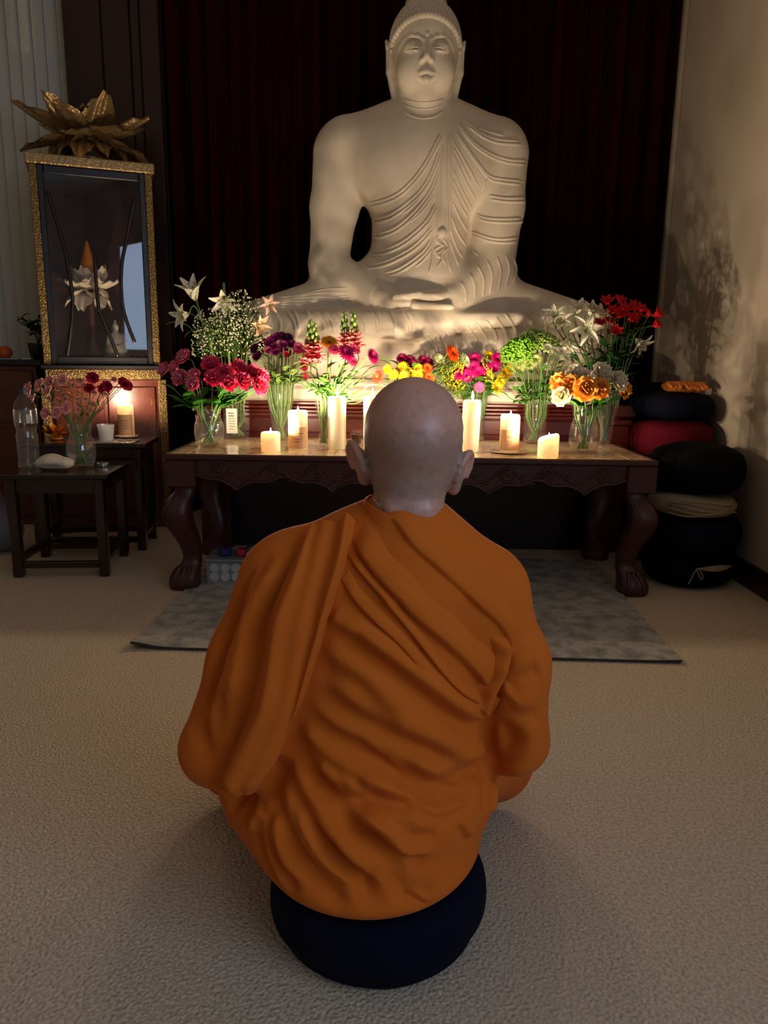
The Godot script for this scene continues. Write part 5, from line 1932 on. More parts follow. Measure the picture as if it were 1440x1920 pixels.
	# 6 magenta daisies with goldenrod
	vase("magenta", on_table(894, 828, 0.03), [Vector2(0.034, 0.0), Vector2(0.042, 0.02), Vector2(0.040, 0.10), Vector2(0.048, 0.18), Vector2(0.058, 0.23)], 0.13, "glass vase behind a tall candle, holding magenta daisies and yellow sprays")
	var md := daisy("daisy_magenta", Color(0.84, 0.10, 0.46), Color(0.35, 0.04, 0.18), 18, 0.030, 3, 0.010, 0.3)
	bunch("magenta", [[1105, 545], [1040, 605], [965, 680, 0.06], [1035, 695, 0.06], [1130, 660], [1190, 615], [1300, 545], [1275, 625], [1165, 655], [1090, 620], [1225, 640]], c4, 0.05, "magenta_daisy", "magenta daisy in the vase behind a tall candle", "magenta daisies behind the tall candle", md)
	bunch("magenta", [[1145, 800, 0.07]], c4, 0.02, "pink_daisy", "single paler pink daisy hanging low over the tall candle's flame", "", gs)
	var go := plume("goldenrod", Color(0.90, 0.84, 0.18), 0.10, 5)
	for p in [[900, 690], [880, 745], [860, 800], [960, 820], [1000, 860], [930, 760], [820, 780], [950, 700], [1000, 790], [1240, 780], [1290, 800], [860, 700], [900, 820], [820, 720], [1040, 800], [1090, 760], [1200, 740], [980, 740], [840, 840], [930, 870]]:
		var w := c4(p[0], p[1])
		flower("goldenrod", "feathery yellow goldenrod spray beside the magenta daisies", "goldenrod in the daisy vase", "magenta", P(w.x, w.y, 3.66 + rng.randf_range(-0.06, 0.06)), Vector3(rng.randf_range(-0.5, 0.3), 1, 0.2), go, {"part": "plume", "r": 0.0015, "leaves": 1, "leaf": pale_leaf})
	bunch("magenta", [[1370, 685], [1400, 640], [1230, 520, -0.05], [1330, 740], [1300, 800, 0.03]], c4, 0.04, "yellow_chrysanthemum", "yellow chrysanthemum at the outer edge of the magenta daisies", "yellow chrysanthemums by the magenta daisies", daisy("mum_yellow", Color(0.95, 0.80, 0.16), Color(0.8, 0.55, 0.1), 20, 0.030, 3, 0.008, 0.3))
	greens("magenta", [[1230, 860], [1200, 780], [1260, 760], [1000, 760], [1320, 760], [1180, 900], [1100, 740], [1060, 780], [1150, 740], [1240, 700], [960, 880], [1040, 860]], c4, 0.04, "leafy stem under the magenta daisies", "foliage under the magenta daisies", mid_leaf, 3)
	# 7 green umbels
	vase("green", on_table(1005, 833, 0.045), [Vector2(0.044, 0.0), Vector2(0.054, 0.012), Vector2(0.060, 0.06), Vector2(0.056, 0.12), Vector2(0.060, 0.19)], 0.13, "round glass vase packed with green umbels and white daisies")
	var um := cluster("umbel", Color(0.72, 0.82, 0.45), Color(0.42, 0.58, 0.2), 0.055, 190, 0.35, 0.0042, 61)
	var fl := cluster("fluff", Color(0.48, 0.66, 0.20), Color(0.22, 0.42, 0.10), 0.052, 220, 0.9, 0.0048, 62)
	bunch("green", [[550, 345], [500, 340], [590, 365]], c5, 0.03, "ammi_umbel", "flat pale green umbel standing highest in the green bouquet", "pale green umbels", um, {"part": "umbel", "r": 0.0022})
	bunch("green", [[400, 420], [450, 400], [370, 450], [440, 460]], c5, 0.04, "green_trick", "fluffy bright green flower head in the green bouquet", "fluffy green flower heads", fl, {"part": "umbel", "r": 0.0022})
	bunch("green", [[420, 510], [520, 485], [410, 545], [640, 400, -0.02], [480, 520]], c5, 0.05, "spider_chrysanthemum", "pale lime spider chrysanthemum in the green bouquet", "lime chrysanthemums in the green bouquet", daisy("lime", Color(0.82, 0.86, 0.52), Color(0.6, 0.68, 0.3), 26, 0.032, 3, 0.005, 0.35))
	bunch("green", [[600, 405], [650, 425], [690, 432], [760, 490], [720, 470], [590, 530]], c5, 0.05, "white_daisy", "small white daisy in the green bouquet", "white daisies in the green bouquet", daisy("white_daisy", Color(0.92, 0.92, 0.86), Color(0.75, 0.7, 0.2), 16, 0.022, 2, 0.007, 0.2))
	greens("green", [[360, 560], [340, 640], [330, 730], [420, 600], [500, 580], [580, 620], [640, 560], [620, 480], [660, 520], [560, 560], [400, 640], [470, 660], [560, 680], [620, 690], [690, 560], [590, 450]], c5, 0.05, "feathery green stem in the green bouquet", "foliage in the green bouquet", mid_leaf, 4)
	# 8 orange and white roses
	vase("orange", on_table(1099, 851, 0.055), [Vector2(0.042, 0.0), Vector2(0.054, 0.012), Vector2(0.066, 0.055), Vector2(0.062, 0.11), Vector2(0.052, 0.15), Vector2(0.060, 0.205)], 0.125, "curvy glass vase holding orange and white roses, the front one of two")
	var ro := rose("rose_orange", Color(0.95, 0.62, 0.20), 0.8)
	var rw := rose("rose_white", Color(0.92, 0.89, 0.80), 0.3)
	var rc := rose("rose_cream", Color(0.93, 0.88, 0.66), 0.8)
	bunch("orange", [[850, 685, 0.07]], c5, 0.02, "orange_rose", "largest orange rose, wide open, over the curvy vase", "", ro, {"scale": 1.15, "face": 2.0})
	bunch("orange", [[690, 645], [760, 660, 0.03], [940, 685, 0.05], [1090, 690], [700, 680, 0.02]], c5, 0.03, "orange_rose", "orange-yellow rose at the side of the largest orange rose", "smaller orange roses in the curvy vase", ro, {"scale": 0.85, "leaves": 1, "leaf": rose_leaf})
	bunch("orange", [[945, 590, -0.02], [1050, 640, 0.0], [840, 620, -0.03], [790, 595, -0.05]], c5, 0.03, "white_rose", "white rose standing behind the orange roses", "white roses in the curvy vase", rw, {"leaves": 1, "leaf": rose_leaf, "scale": 0.95})
	bunch("orange", [[700, 735, 0.05]], c5, 0.02, "cream_rose", "cream rose hanging low under the orange roses", "", rc, {"scale": 0.9})
	greens("orange", [[800, 800], [840, 830], [900, 820], [1000, 780], [960, 760], [1060, 760], [880, 850]], c5, 0.05, "rose foliage under the orange and white roses", "rose foliage in the curvy vase", rose_leaf, 3)
	# 9 white lilies and red alstroemeria
	vase("tall", on_table(1136, 834, 0.035), [Vector2(0.032, 0.0), Vector2(0.036, 0.02), Vector2(0.042, 0.10), Vector2(0.056, 0.20), Vector2(0.064, 0.25)], 0.14, "tall glass vase behind the roses, holding white lilies and red flowers")
	q = c5(850, 300)
	lily("wide open white lily with curled petals, in front of the red flowers", "", "tall", P(q.x, q.y, 3.58), Vector3(0.0, 0.35, 1), W, 0.105, {"curl": 0.8, "stem": M.stem, "r": 0.003, "leaves": 2, "leaf": dark_leaf})
	for p in [[650, 215, -0.3], [700, 260, -0.4], [800, 170, 0.0], [880, 185, 0.2], [930, 200, 0.3]]:
		q = c5(p[0], p[1])
		lily("white lily crowded behind the wide open one in the tall vase", "crowded white lilies in the tall vase", "tall", P(q.x, q.y, 3.66 + rng.randf_range(-0.03, 0.06)), Vector3(p[2], 0.7, 0.6), W.darkened(0.03), 0.085, {"curl": 0.6, "r": 0.0028, "leaves": 1, "leaf": dark_leaf})
	q = c5(740, 330)
	lily("white lily hanging straight down beside the green umbels", "", "tall", P(q.x, q.y, 3.60), Vector3(-0.1, -1, 0.25), W, 0.085, {"curl": 0.4, "r": 0.0028})
	q = c5(1195, 345)
	lily("white lily drooping below the red flowers, against the curtain", "", "tall", P(q.x, q.y, 3.62), Vector3(0.45, -0.5, 0.5), W, 0.095, {"curl": 0.55, "r": 0.003})
	var al := geo()
	for i in 6:
		petal(al, 0.036, 0.020, 1.1, 0.25, 0.3, Basis(Vector3.UP, TAU * i / 6.0), lin(Color(0.72, 0.11, 0.13)), lin(Color(0.72, 0.11, 0.13)), Vector3.ZERO, 0.8, 0.0, 5, 3)
	shapes["alstro"] = al.mesh()
	bunch("tall", [[1000, 115], [1080, 105], [1165, 145], [1035, 175], [1150, 230], [960, 260], [1020, 245], [1050, 310], [1210, 160], [1260, 195], [1320, 190], [1310, 260], [1110, 160], [1080, 200], [1180, 195]], c5, 0.06, "red_alstroemeria", "deep red alstroemeria in the tall vase", "red alstroemeria in the tall vase", shapes["alstro"], {"leaves": 2, "leaf": dark_leaf, "stem": M.stem_dark, "scale": 1.15})
	greens("tall", [[980, 350], [1040, 380], [1080, 330], [1160, 300], [1220, 260], [960, 440], [1080, 480], [1040, 520], [760, 430], [840, 420], [890, 450], [1000, 400], [1060, 450], [1100, 380], [900, 400], [800, 380], [860, 470], [1200, 300], [1020, 480], [1130, 330], [930, 330], [800, 480]], c5, 0.05, "dark leafy stem under the red flowers in the tall vase", "dark foliage in the tall vase", dark_leaf, 4, "leafy_stem", {"stem": M.stem_dark})

func sheet_petal(length: float, width: float, e0: float, e1: float, cup: float, blunt := 0.7) -> Mesh:
	var g := geo()
	petal(g, length, width, e0, e1, cup, Basis(), Color(1, 1, 1), Color(1, 1, 1), Vector3.ZERO, blunt, 0.0, 9, 12)
	# the same sheet again, a little behind it, gives it thickness
	var b := geo()
	petal(b, length * 0.995, width * 0.99, e0, e1, cup, Basis(), Color(1, 1, 1), Color(1, 1, 1), Vector3(0, -0.003, 0), blunt, 0.0, 9, 12)
	for i in range(0, b.ix.size(), 3):
		var x := b.ix[i]
		b.ix[i] = b.ix[i + 1]
		b.ix[i + 1] = x
	g.add(b)
	# ribs along the petal
	for i in g.v.size():
		var p := g.v[i]
		g.v[i] += Vector3(0, 0.045 * width * sin(p.z / width * 26.0) * smoothstep(0.0, 0.5, p.x / length), 0)
	g.col = PackedColorArray()
	return g.mesh()

func lotus(t: Node3D, tiers: Array, m: Material, at := Vector3.ZERO) -> void:
	for q in tiers:
		var me := sheet_petal(q[1], q[2], q[3], q[4], q[5])
		for i in q[0]:
			var p := part(t, "petal", me, m)
			p.transform = Transform3D(Basis(Vector3.UP, TAU * i / q[0] + q[6]) * Basis(Vector3.BACK, rng.randf_range(-0.14, 0.14)).scaled(Vector3.ONE * rng.randf_range(0.9, 1.1)), at + Vector3(0, q[7], 0))

func shrine_corner() -> void:
	mat("case_dark", Color(0.07, 0.035, 0.035), 0.4)
	mat("case_cloth", Color(0.20, 0.03, 0.07), 0.8)
	mat("white_petal", Color(0.88, 0.82, 0.72), 0.5)
	mat("amber", Color(0.80, 0.48, 0.12), 0.45)
	mat("cabinet_wood", Color(0.36, 0.15, 0.08), 0.35, {"tex": noise_tex(0.02, 33, [Color(0.7, 0.62, 0.6), Color(1, 1, 1), Color(0.8, 0.75, 0.72)], 512, 5), "scale": Vector3(5, 0.8, 5)})
	var a := Vector3(-1.785, 0, -4.0)
	var b := Vector3(-1.262, 0, -4.205)
	var w := (b - a).length()
	var turn := atan2(-(b.z - a.z), b.x - a.x)
	var mid := (a + b) * 0.5
	var dp := 0.34
	# stand: wooden cabinet with gold carved bands
	var st := thing("shrine_cabinet", "red-brown cabinet with gold carved bands under the glass display case", "cabinet", "", mid)
	st.rotation.y = turn
	part(st, "carcass", slab(Vector3(-w / 2, 0.0, -dp), Vector3(w / 2, 0.84, -0.01), 0.004), M.cabinet_wood)
	for s in [-1.0, 1.0]:
		var d := part(st, "door", slab(Vector3(s * 0.135 - 0.125, 0.10, -0.012), Vector3(s * 0.135 + 0.125, 0.80, 0.006), 0.005), M.cabinet_wood)
		part(d, "keyhole_plate", slab(Vector3(s * 0.135 + 0.10, 0.70, 0.006), Vector3(s * 0.135 + 0.106, 0.735, 0.009), 0.001), M.gold)
	part(st, "gold_band", slab(Vector3(-w / 2 - 0.012, 0.842, -dp), Vector3(w / 2 + 0.012, 0.895, 0.022), 0.004), M.gold)
	part(st, "gold_band", slab(Vector3(w / 2 - 0.004, 0.0, -0.03), Vector3(w / 2 + 0.040, 0.84, 0.018), 0.004), M.gold)
	part(st, "gold_band", slab(Vector3(-w / 2 - 0.040, 0.0, -0.03), Vector3(-w / 2 + 0.004, 0.84, 0.018), 0.004), M.gold)
	# raised scrolls on the band
	var sc := geo()
	for i in 21:
		var x := -w / 2 + 0.02 + (w - 0.04) * i / 20.0
		var ring := []
		for k in 13:
			var an := TAU * 1.4 * k / 12.0
			var rr := 0.017 * (1.0 - 0.055 * k)
			ring.append(Vector3(x + rr * cos(an), 0.868 + rr * sin(an) * (1 if i % 2 == 0 else -1), 0.023))
		sc.tube(ring, 0.003, 5)
	part(st, "scrollwork", sc, M.gold)
	part(st, "top_board", slab(Vector3(-w / 2 - 0.03, 0.8955, -dp), Vector3(w / 2 + 0.03, 0.918, 0.035), 0.005), M.case_dark)
	# glass case
	var cs := thing("display_case", "tall dark glass-fronted case with gold frame, holding a white lotus", "display case", "", mid + Vector3(0, 0.919, 0))
	cs.rotation.y = turn
	var hh := 0.985
	var g := geo()
	g.box(Vector3(0, hh / 2, -dp + 0.01), Vector3(w, hh, 0.02))
	g.box(Vector3(0, 0.0125, -dp / 2 - 0.005), Vector3(w, 0.025, dp - 0.03), 0.003)
	g.box(Vector3(0, hh - 0.012, -dp / 2 - 0.005), Vector3(w, 0.024, dp - 0.03), 0.003)
	for s in [-1.0, 1.0]:
		g.box(Vector3(s * (w / 2 - 0.008), hh / 2, -dp / 2 - 0.005), Vector3(0.016, hh, dp - 0.03))
	part(cs, "body", g, M.case_dark)
	part(cs, "backing_cloth", slab(Vector3(-w / 2 + 0.02, 0.03, -dp + 0.021), Vector3(w / 2 - 0.02, hh - 0.03, -dp + 0.026)), M.case_cloth)
	for s in [-1.0, 1.0]:
		part(cs, "gold_strip", slab(Vector3(s * (w / 2 - 0.004) - 0.018, 0.0, -0.012), Vector3(s * (w / 2 - 0.004) + 0.018, hh, 0.012), 0.004), M.gold)
	part(cs, "gold_strip", slab(Vector3(-w / 2 - 0.03, hh, -dp), Vector3(w / 2 + 0.03, hh + 0.05, 0.02), 0.006), M.gold_leaf)
	g = geo()
	for s in [-1.0, 1.0]:
		g.box(Vector3(s * (w / 2 - 0.037), hh / 2, 0), Vector3(0.030, hh - 0.004, 0.02), 0.004)
		g.box(Vector3(0, hh / 2 + s * (hh / 2 - 0.022), 0), Vector3(w - 0.104, 0.040, 0.02), 0.004)
	part(cs, "door_frame", g, M.case_dark)
	part(cs, "pane", slab(Vector3(-w / 2 + 0.05, 0.04, -0.003), Vector3(w / 2 - 0.05, hh - 0.04, 0.001)), M.glass)
	# dark glazing bars that splay towards top and bottom
	for q in [[[-0.215, 0.86], [-0.170, 0.66], [-0.145, 0.52], [-0.135, 0.30], [-0.178, 0.045]], [[-0.010, 0.56], [-0.012, 0.42], [-0.008, 0.28]], [[-0.008, 0.29], [0.03, 0.18], [0.075, 0.045]], [[0.205, 0.86], [0.155, 0.66], [0.118, 0.50], [0.115, 0.30], [0.165, 0.12]]]:
		var line := []
		for p in q:
			line.append(Vector3(p[0], p[1], 0.004))
		part(cs, "glazing_bar", geo().tube(spline(line, 0.02), 0.0095, 8), M.case_dark)
	# lotus and reliquary inside
	var base := mid + Vector3(0, 0.919 + 0.0255, 0)
	var rot := Basis(Vector3.UP, turn)
	var lt := thing("white_lotus", "white lotus ornament standing inside the display case", "ornament", "", base + rot * Vector3(-0.045, 0, -0.165))
	lt.rotation.y = turn
	part(lt, "stalk", geo().lathe([Vector2(0.0, 0), Vector2(0.07, 0), Vector2(0.03, 0.03), Vector2(0.014, 0.12), Vector2(0.02, 0.32), Vector2(0.05, 0.375), Vector2(0, 0.38)], 20), M.case_cloth)
	lotus(lt, [[6, 0.165, 0.150, 0.5, 1.35, 0.25, 0.25, 0.375], [6, 0.165, 0.150, 0.1, 0.55, 0.25, 0.7, 0.37], [6, 0.150, 0.150, -0.25, -1.15, 0.2, 0.1, 0.368]], M.white_petal)
	var am := single("amber_stupa", geo().lathe([Vector2(0, 0), Vector2(0.052, 0), Vector2(0.054, 0.03), Vector2(0.046, 0.085), Vector2(0.040, 0.098), Vector2(0.044, 0.112), Vector2(0.030, 0.16), Vector2(0.016, 0.21), Vector2(0.004, 0.245), Vector2(0, 0.247)], 28), M.amber, "amber pointed reliquary rising from the white lotus in the case", "reliquary", "", base + rot * Vector3(-0.045, 0.382, -0.165))
	var fs := Sdf.new()
	fs.ell(Vector3(0, 0.05, 0), Vector3(0.062, 0.035, 0.05), 0.02)
	fs.ell(Vector3(0, 0.10, -0.005), Vector3(0.038, 0.055, 0.028), 0.02)
	fs.ell(Vector3(0, 0.176, 0), Vector3(0.019, 0.024, 0.02), 0.008)
	fs.ell(Vector3(0, 0.205, 0), Vector3(0.008, 0.012, 0.008), 0.008)
	fs.cone(Vector3(0, 0.14, 0), Vector3(0, 0.165, 0), 0.010, 0.009, 0.01)
	for s in [-1.0, 1.0]:
		fs.cone(Vector3(0.036 * s, 0.135, 0), Vector3(0.045 * s, 0.085, 0.015), 0.011, 0.009, 0.01)
		fs.cone(Vector3(0.045 * s, 0.085, 0.015), Vector3(0.006 * s, 0.07, 0.045), 0.009, 0.007, 0.008)
	var fg := fs.net(Vector3(-0.08, 0.0, -0.07), Vector3(0.08, 0.23, 0.07), 0.006)
	fg.lathe([Vector2(0, 0), Vector2(0.07, 0), Vector2(0.064, 0.012), Vector2(0.068, 0.024), Vector2(0, 0.026)], 24)
	single("small_figure", fg, mat("figure_stone", Color(0.62, 0.58, 0.55), 0.5), "small pale seated figure at the bottom of the display case", "figurine", "", base + rot * Vector3(0.075, 0, -0.14)).rotation.y = turn
	# gilded lotus on top of the case
	var gl := thing("gilded_lotus", "large gilded lotus with spreading leaf-like petals on top of the display case", "ornament", "", mid + rot * Vector3(0, 0, -0.16) + Vector3(0, 0.919 + hh + 0.052, 0))
	gl.rotation.y = turn
	part(gl, "foot", geo().lathe([Vector2(0, 0), Vector2(0.15, 0), Vector2(0.13, 0.02), Vector2(0.07, 0.05), Vector2(0.09, 0.12), Vector2(0, 0.13)], 24), M.gold_leaf)
	lotus(gl, [[5, 0.25, 0.16, 1.0, 0.15, 0.3, 0.9, 0.10], [7, 0.36, 0.18, 0.30, 0.55, 0.35, 0.5, 0.10], [6, 0.33, 0.17, 0.15, -0.35, 0.3, 0.1, 0.10], [9, 0.24, 0.17, 0.1, -1.25, 0.25, 0.25, 0.11]], M.gold_leaf)
	# sideboard at the edge of the frame, with a plant and a fruit
	var sb := thing("sideboard", "brown wooden sideboard with black top standing under the blinds", "sideboard")
	part(sb, "carcass", slab(Vector3(-2.45, 0, -4.55), Vector3(-1.945, 0.905, -4.22), 0.004), M.cabinet_wood)
	part(sb, "top_board", slab(Vector3(-2.47, 0.906, -4.56), Vector3(-1.90, 0.938, -4.19), 0.005), M.case_dark)
	for q in [[0.05, 0.56], [0.59, 0.88]]:
		part(sb, "drawer", slab(Vector3(-2.42, q[0], -4.225), Vector3(-1.965, q[1], -4.205), 0.005), M.cabinet_wood)
	single("sill_papers", geo().box(Vector3(0, 0.004, 0), Vector3(0.05, 0.008, 0.06), 0.001).box(Vector3(-0.10, 0.002, 0.01), Vector3(0.10, 0.004, 0.05), 0.001), mat("paper", Color(0.75, 0.78, 0.80), 0.6), "pale papers lying on the sideboard's black top", "paper", "", Vector3(-2.00, 0.939, -4.26))
	single("orange_fruit", geo().ball(Vector3(0, 0.036, 0), Vector3(0.04, 0.037, 0.04), 20, 14), mat("fruit", Color(0.72, 0.30, 0.08), 0.5), "round orange fruit on the sideboard under the blinds", "fruit", "", Vector3(-2.13, 0.939, -4.26))
	var pp := thing("potted_plant", "dark small-leaved houseplant in a dark pot on the sideboard", "houseplant", "", Vector3(-1.955, 0.939, -4.30))
	part(pp, "pot", geo().lathe([Vector2(0, 0), Vector2(0.045, 0), Vector2(0.06, 0.085), Vector2(0.063, 0.09), Vector2(0.056, 0.09), Vector2(0.0, 0.078)], 24), M.case_dark)
	var lm := leaf_mesh("house_leaf", 0.055, 0.036, Color(0.10, 0.19, 0.08), 0.7)
	for i in 9:
		var an := TAU * i / 9.0 + 0.3
		var tip := Vector3(cos(an) * rng.randf_range(0.05, 0.115), rng.randf_range(0.16, 0.25), sin(an) * rng.randf_range(0.04, 0.09))
		var tw := part(pp, "twig", geo().tube(spline([Vector3(0, 0.078, 0), Vector3(tip.x * 0.35, 0.15, tip.z * 0.35), tip], 0.03), 0.002, 5), M.stem_dark)
		for k in 5:
			var lf := part(tw, "leaf", lm, vc("petals"))
			lf.transform = Transform3D(Basis(Vector3.UP, rng.randf() * TAU) * Basis(Vector3.BACK, rng.randf_range(-0.2, 0.7)), Vector3(0, 0.10, 0).lerp(tip, 0.45 + 0.14 * k))
	side_tables()

func low_table(called: String, label: String, c: Vector3, size: Vector3, leg: float) -> Node3D:
	var t := thing(called, label, "table", "", c)
	t.rotation.y = deg_to_rad(5.0)
	var h := size * 0.5
	part(t, "table_top", geo().box(Vector3(0, size.y - 0.011, 0), Vector3(size.x, 0.022, size.z), 0.004), M.side_wood)
	var g := geo()
	var ix := h.x - leg * 0.5 - 0.03
	var iz := h.z - leg * 0.5 - 0.02
	for s in [-1.0, 1.0]:
		g.box(Vector3(0, size.y - 0.055, s * iz), Vector3(ix * 2.0 - leg, 0.066, 0.02), 0.002)
		g.box(Vector3(s * ix, size.y - 0.055, 0), Vector3(0.02, 0.066, iz * 2.0 - leg), 0.002)
	part(t, "apron", g, M.side_wood)
	for sx in [-1.0, 1.0]:
		for sz in [-1.0, 1.0]:
			part(t, "leg", geo().box(Vector3(sx * ix, (size.y - 0.0225) * 0.5, sz * iz), Vector3(leg, size.y - 0.0225, leg), 0.004), M.side_wood)
		part(t, "stretcher", geo().box(Vector3(sx * ix, 0.075, 0), Vector3(leg * 0.75, 0.028, iz * 2.0 - leg), 0.003), M.side_wood)
	for sz in [-1.0, 1.0]:
		part(t, "stretcher", geo().box(Vector3(0, 0.055, sz * iz), Vector3(ix * 2.0 - leg, 0.028, leg * 0.75), 0.003), M.side_wood)
	return t

func side_tables() -> void:
	mat("side_wood", Color(0.12, 0.045, 0.035), 0.22, {"coat": 0.5, "coat_rough": 0.08})
	var h1 := 0.468
	var h2 := 0.548
	low_table("side_table", "small dark wooden side table carrying the water bottle and carnations", Vector3(-1.455, 0, -3.39), Vector3(0.475, h1, 0.42), 0.042)
	low_table("side_table", "taller dark side table behind the first, carrying a lit candle and a tumbler", Vector3(-1.49, 0, -3.79), Vector3(0.60, h2, 0.32), 0.04)
	# water bottle
	var bp := YP(47, 882, h1) + Vector3(0, 0.0004, -0.045)
	var bt := thing("water_bottle", "large clear ribbed plastic water bottle on the small side table", "bottle", "", bp)
	var prof := [Vector2(0, 0.003), Vector2(0.040, 0.0), Vector2(0.047, 0.012), Vector2(0.047, 0.030)]
	for i in 5:
		prof.append(Vector2(0.0445, 0.042 + i * 0.024))
		prof.append(Vector2(0.0475, 0.053 + i * 0.024))
	prof += [Vector2(0.041, 0.170), Vector2(0.044, 0.188), Vector2(0.0485, 0.205), Vector2(0.0485, 0.265), Vector2(0.043, 0.295), Vector2(0.026, 0.320), Vector2(0.0145, 0.330), Vector2(0.0145, 0.342)]
	part(bt, "plastic", geo().lathe(prof, 40), mat("bottle_plastic", Color(1, 1, 1), 0.04, {"alpha": 0.006}))
	part(bt, "cap", geo().lathe([Vector2(0, 0.358), Vector2(0.0, 0.340)] if false else [Vector2(0.0165, 0.334), Vector2(0.0165, 0.354), Vector2(0.0155, 0.356), Vector2(0, 0.356)], 24), mat("bottle_cap", Color(0.20, 0.23, 0.26), 0.4))
	var wr := []
	for i in 2:
		var row := []
		for j in 33:
			var an := TAU * j / 32.0
			row.append(Vector3(0.0490 * cos(an), 0.205 + 0.06 * i, 0.0490 * sin(an)))
		wr.append(row)
	part(bt, "wrapper", geo().sheet(wr), mat("bottle_wrap", Color(0.55, 0.58, 0.62), 0.2, {"alpha": 0.10}))
	var wt := [Vector2(0, 0.005)]
	for p in prof:
		if p.y > 0.006 and p.y < 0.19: wt.append(Vector2(p.x - 0.0012, p.y))
	wt.append(Vector2(0, 0.188))
	part(bt, "water", geo().lathe(wt, 40), M.water)
	var bc := geo()
	for i in 7:
		bc.box(Vector3(0.030, 0.212 + i * 0.0055, 0.0392), Vector3(0.014, 0.0028, 0.0006), 0.0, Basis(Vector3.UP, 0.65))
	part(bt, "printed_mark", bc, mat("print_white", Color(0.85, 0.85, 0.85), 0.6))
	# carnations
	vase("carnations", YP(147, 880, h1) + Vector3(0, 0.0004, -0.045), [Vector2(0.044, 0.0), Vector2(0.052, 0.012), Vector2(0.067, 0.06), Vector2(0.063, 0.11), Vector2(0.046, 0.155), Vector2(0.052, 0.20)], 0.12, "rounded glass vase of carnations on the small side table")
	var cp := carnation("carn_pink", Color(0.96, 0.70, 0.66), 0.026)
	var cr := carnation("carn_red", Color(0.68, 0.12, 0.22), 0.024)
	var cb := carnation("carn_bud", Color(0.88, 0.66, 0.58), 0.012)
	bunch("carnations", [[245, 215], [340, 188], [415, 165], [520, 148], [410, 230], [550, 372, 0.05], [470, 410, 0.05], [385, 418, 0.05], [255, 235], [290, 275]], c8, 0.06, "pink_carnation", "pale pink carnation in the side table's vase", "pale pink carnations on the side table", cp, {"r": 0.0016, "stem": M.stem, "leaves": 1, "leaf": dark_leaf_mesh()})
	bunch("carnations", [[755, 130], [870, 195], [845, 225], [1000, 165], [1040, 190], [730, 215], [1020, 185]], c8, 0.05, "red_carnation", "dark red carnation leaning towards the candle on the side table", "dark red carnations on the side table", cr, {"r": 0.0016, "leaves": 1, "leaf": dark_leaf_mesh()})
	bunch("carnations", [[640, 150], [690, 190], [560, 270], [470, 310], [440, 345], [640, 300], [540, 300], [660, 150], [640, 385], [930, 140], [860, 260], [760, 340], [600, 190], [480, 215], [410, 295], [770, 250], [700, 300], [650, 345]], c8, 0.06, "carnation_bud", "small half-open carnation bud in the side table's vase", "carnation buds on the side table", cb, {"r": 0.0014, "leaves": 2, "leaf": dark_leaf_mesh()})
	# shell
	var sp := YP(98, 884, h1) + Vector3(0, 0.0, -0.03)
	var sh := Sdf.new()
	for i in 9:
		var u := i / 8.0
		var an := i * 0.9
		sh.ell(Vector3(-0.075 + 0.125 * u, 0.020 + 0.014 * sin(u * PI), 0.004 * sin(an)), Vector3(0.022 + 0.012 * u, 0.006 + 0.026 * sin(PI * pow(u, 0.75) * 0.86), 0.010 + 0.028 * sin(PI * pow(u, 0.75) * 0.86)), 0.012, Basis(Vector3.UP, 0.2 * sin(an)))
	sh.cone(Vector3(0.055, 0.03, 0), Vector3(0.082, 0.036, 0.0), 0.018, 0.005, 0.02)
	sh.ell(Vector3(0.0, 0.008, 0.040), Vector3(0.055, 0.012, 0.02), 0.012, Basis(), true)
	single("conch_shell", sh.net(Vector3(-0.11, -0.012, -0.06), Vector3(0.10, 0.07, 0.06), 0.004), mat("shell", Color(0.82, 0.77, 0.68), 0.4), "cream conch shell lying between the water bottle and the carnation vase", "shell", "", sp + Vector3(0, 0.008, 0))
	single("metal_tin", geo().lathe([Vector2(0, 0), Vector2(0.026, 0), Vector2(0.027, 0.002), Vector2(0.027, 0.016), Vector2(0.024, 0.018), Vector2(0.023, 0.012), Vector2(0, 0.011)], 28), mat("tin", Color(0.55, 0.55, 0.55), 0.3, {"metal": 0.9}), "small round metal tin beside the carnation vase", "tin", "", YP(190, 876, h1) + Vector3(0, 0.0004, -0.02))
	# things on the taller table
	var cpos := YP(232, 822, h2) + Vector3(0, 0.0004, -0.05)
	var tray := geo()
	tray.box(Vector3(0, 0.002, 0), Vector3(0.20, 0.004, 0.14), 0.001)
	for s in [-1.0, 1.0]:
		var rim := []
		for k in 15:
			rim.append(Vector3(-0.10 + 0.2 * k / 14.0, 0.006 + 0.002 * sin(k * 2.0), s * 0.071))
		tray.tube(rim, 0.004, 6)
	single("foil_tray", tray, mat("foil", Color(0.80, 0.80, 0.80), 0.25, {"metal": 1.0}), "shallow silver foil tray under the tumbler on the taller side table", "tray", "", YP(205, 832, h2) + Vector3(0.01, 0.0004, -0.05))
	saucer(cpos, 0.062, "candle_plate", "round plate under the banded candle on the taller side table")
	candle(cpos + Vector3(0, 0.006, 0), 0.040, 0.165, 0.016, 0.27, "pillar_candle", "lit cream candle with a tan band on the taller side table", "", 0.0, 0.115)
	var tp := YP(195, 830, h2) + Vector3(0, 0.0052, -0.035)
	var tm := thing("tumbler", "frosted glass tumbler of water beside the side table's candle", "glass", "", tp)
	part(tm, "glass", geo().lathe([Vector2(0, 0), Vector2(0.033, 0), Vector2(0.042, 0.082), Vector2(0.039, 0.082), Vector2(0.031, 0.006), Vector2(0, 0.006)], 32), mat("frosted", Color(0.85, 0.85, 0.85), 0.2, {"alpha": 0.35}))
	part(tm, "water", geo().lathe([Vector2(0, 0.0065), Vector2(0.0308, 0.0065), Vector2(0.0365, 0.062), Vector2(0, 0.062)], 32), M.water)
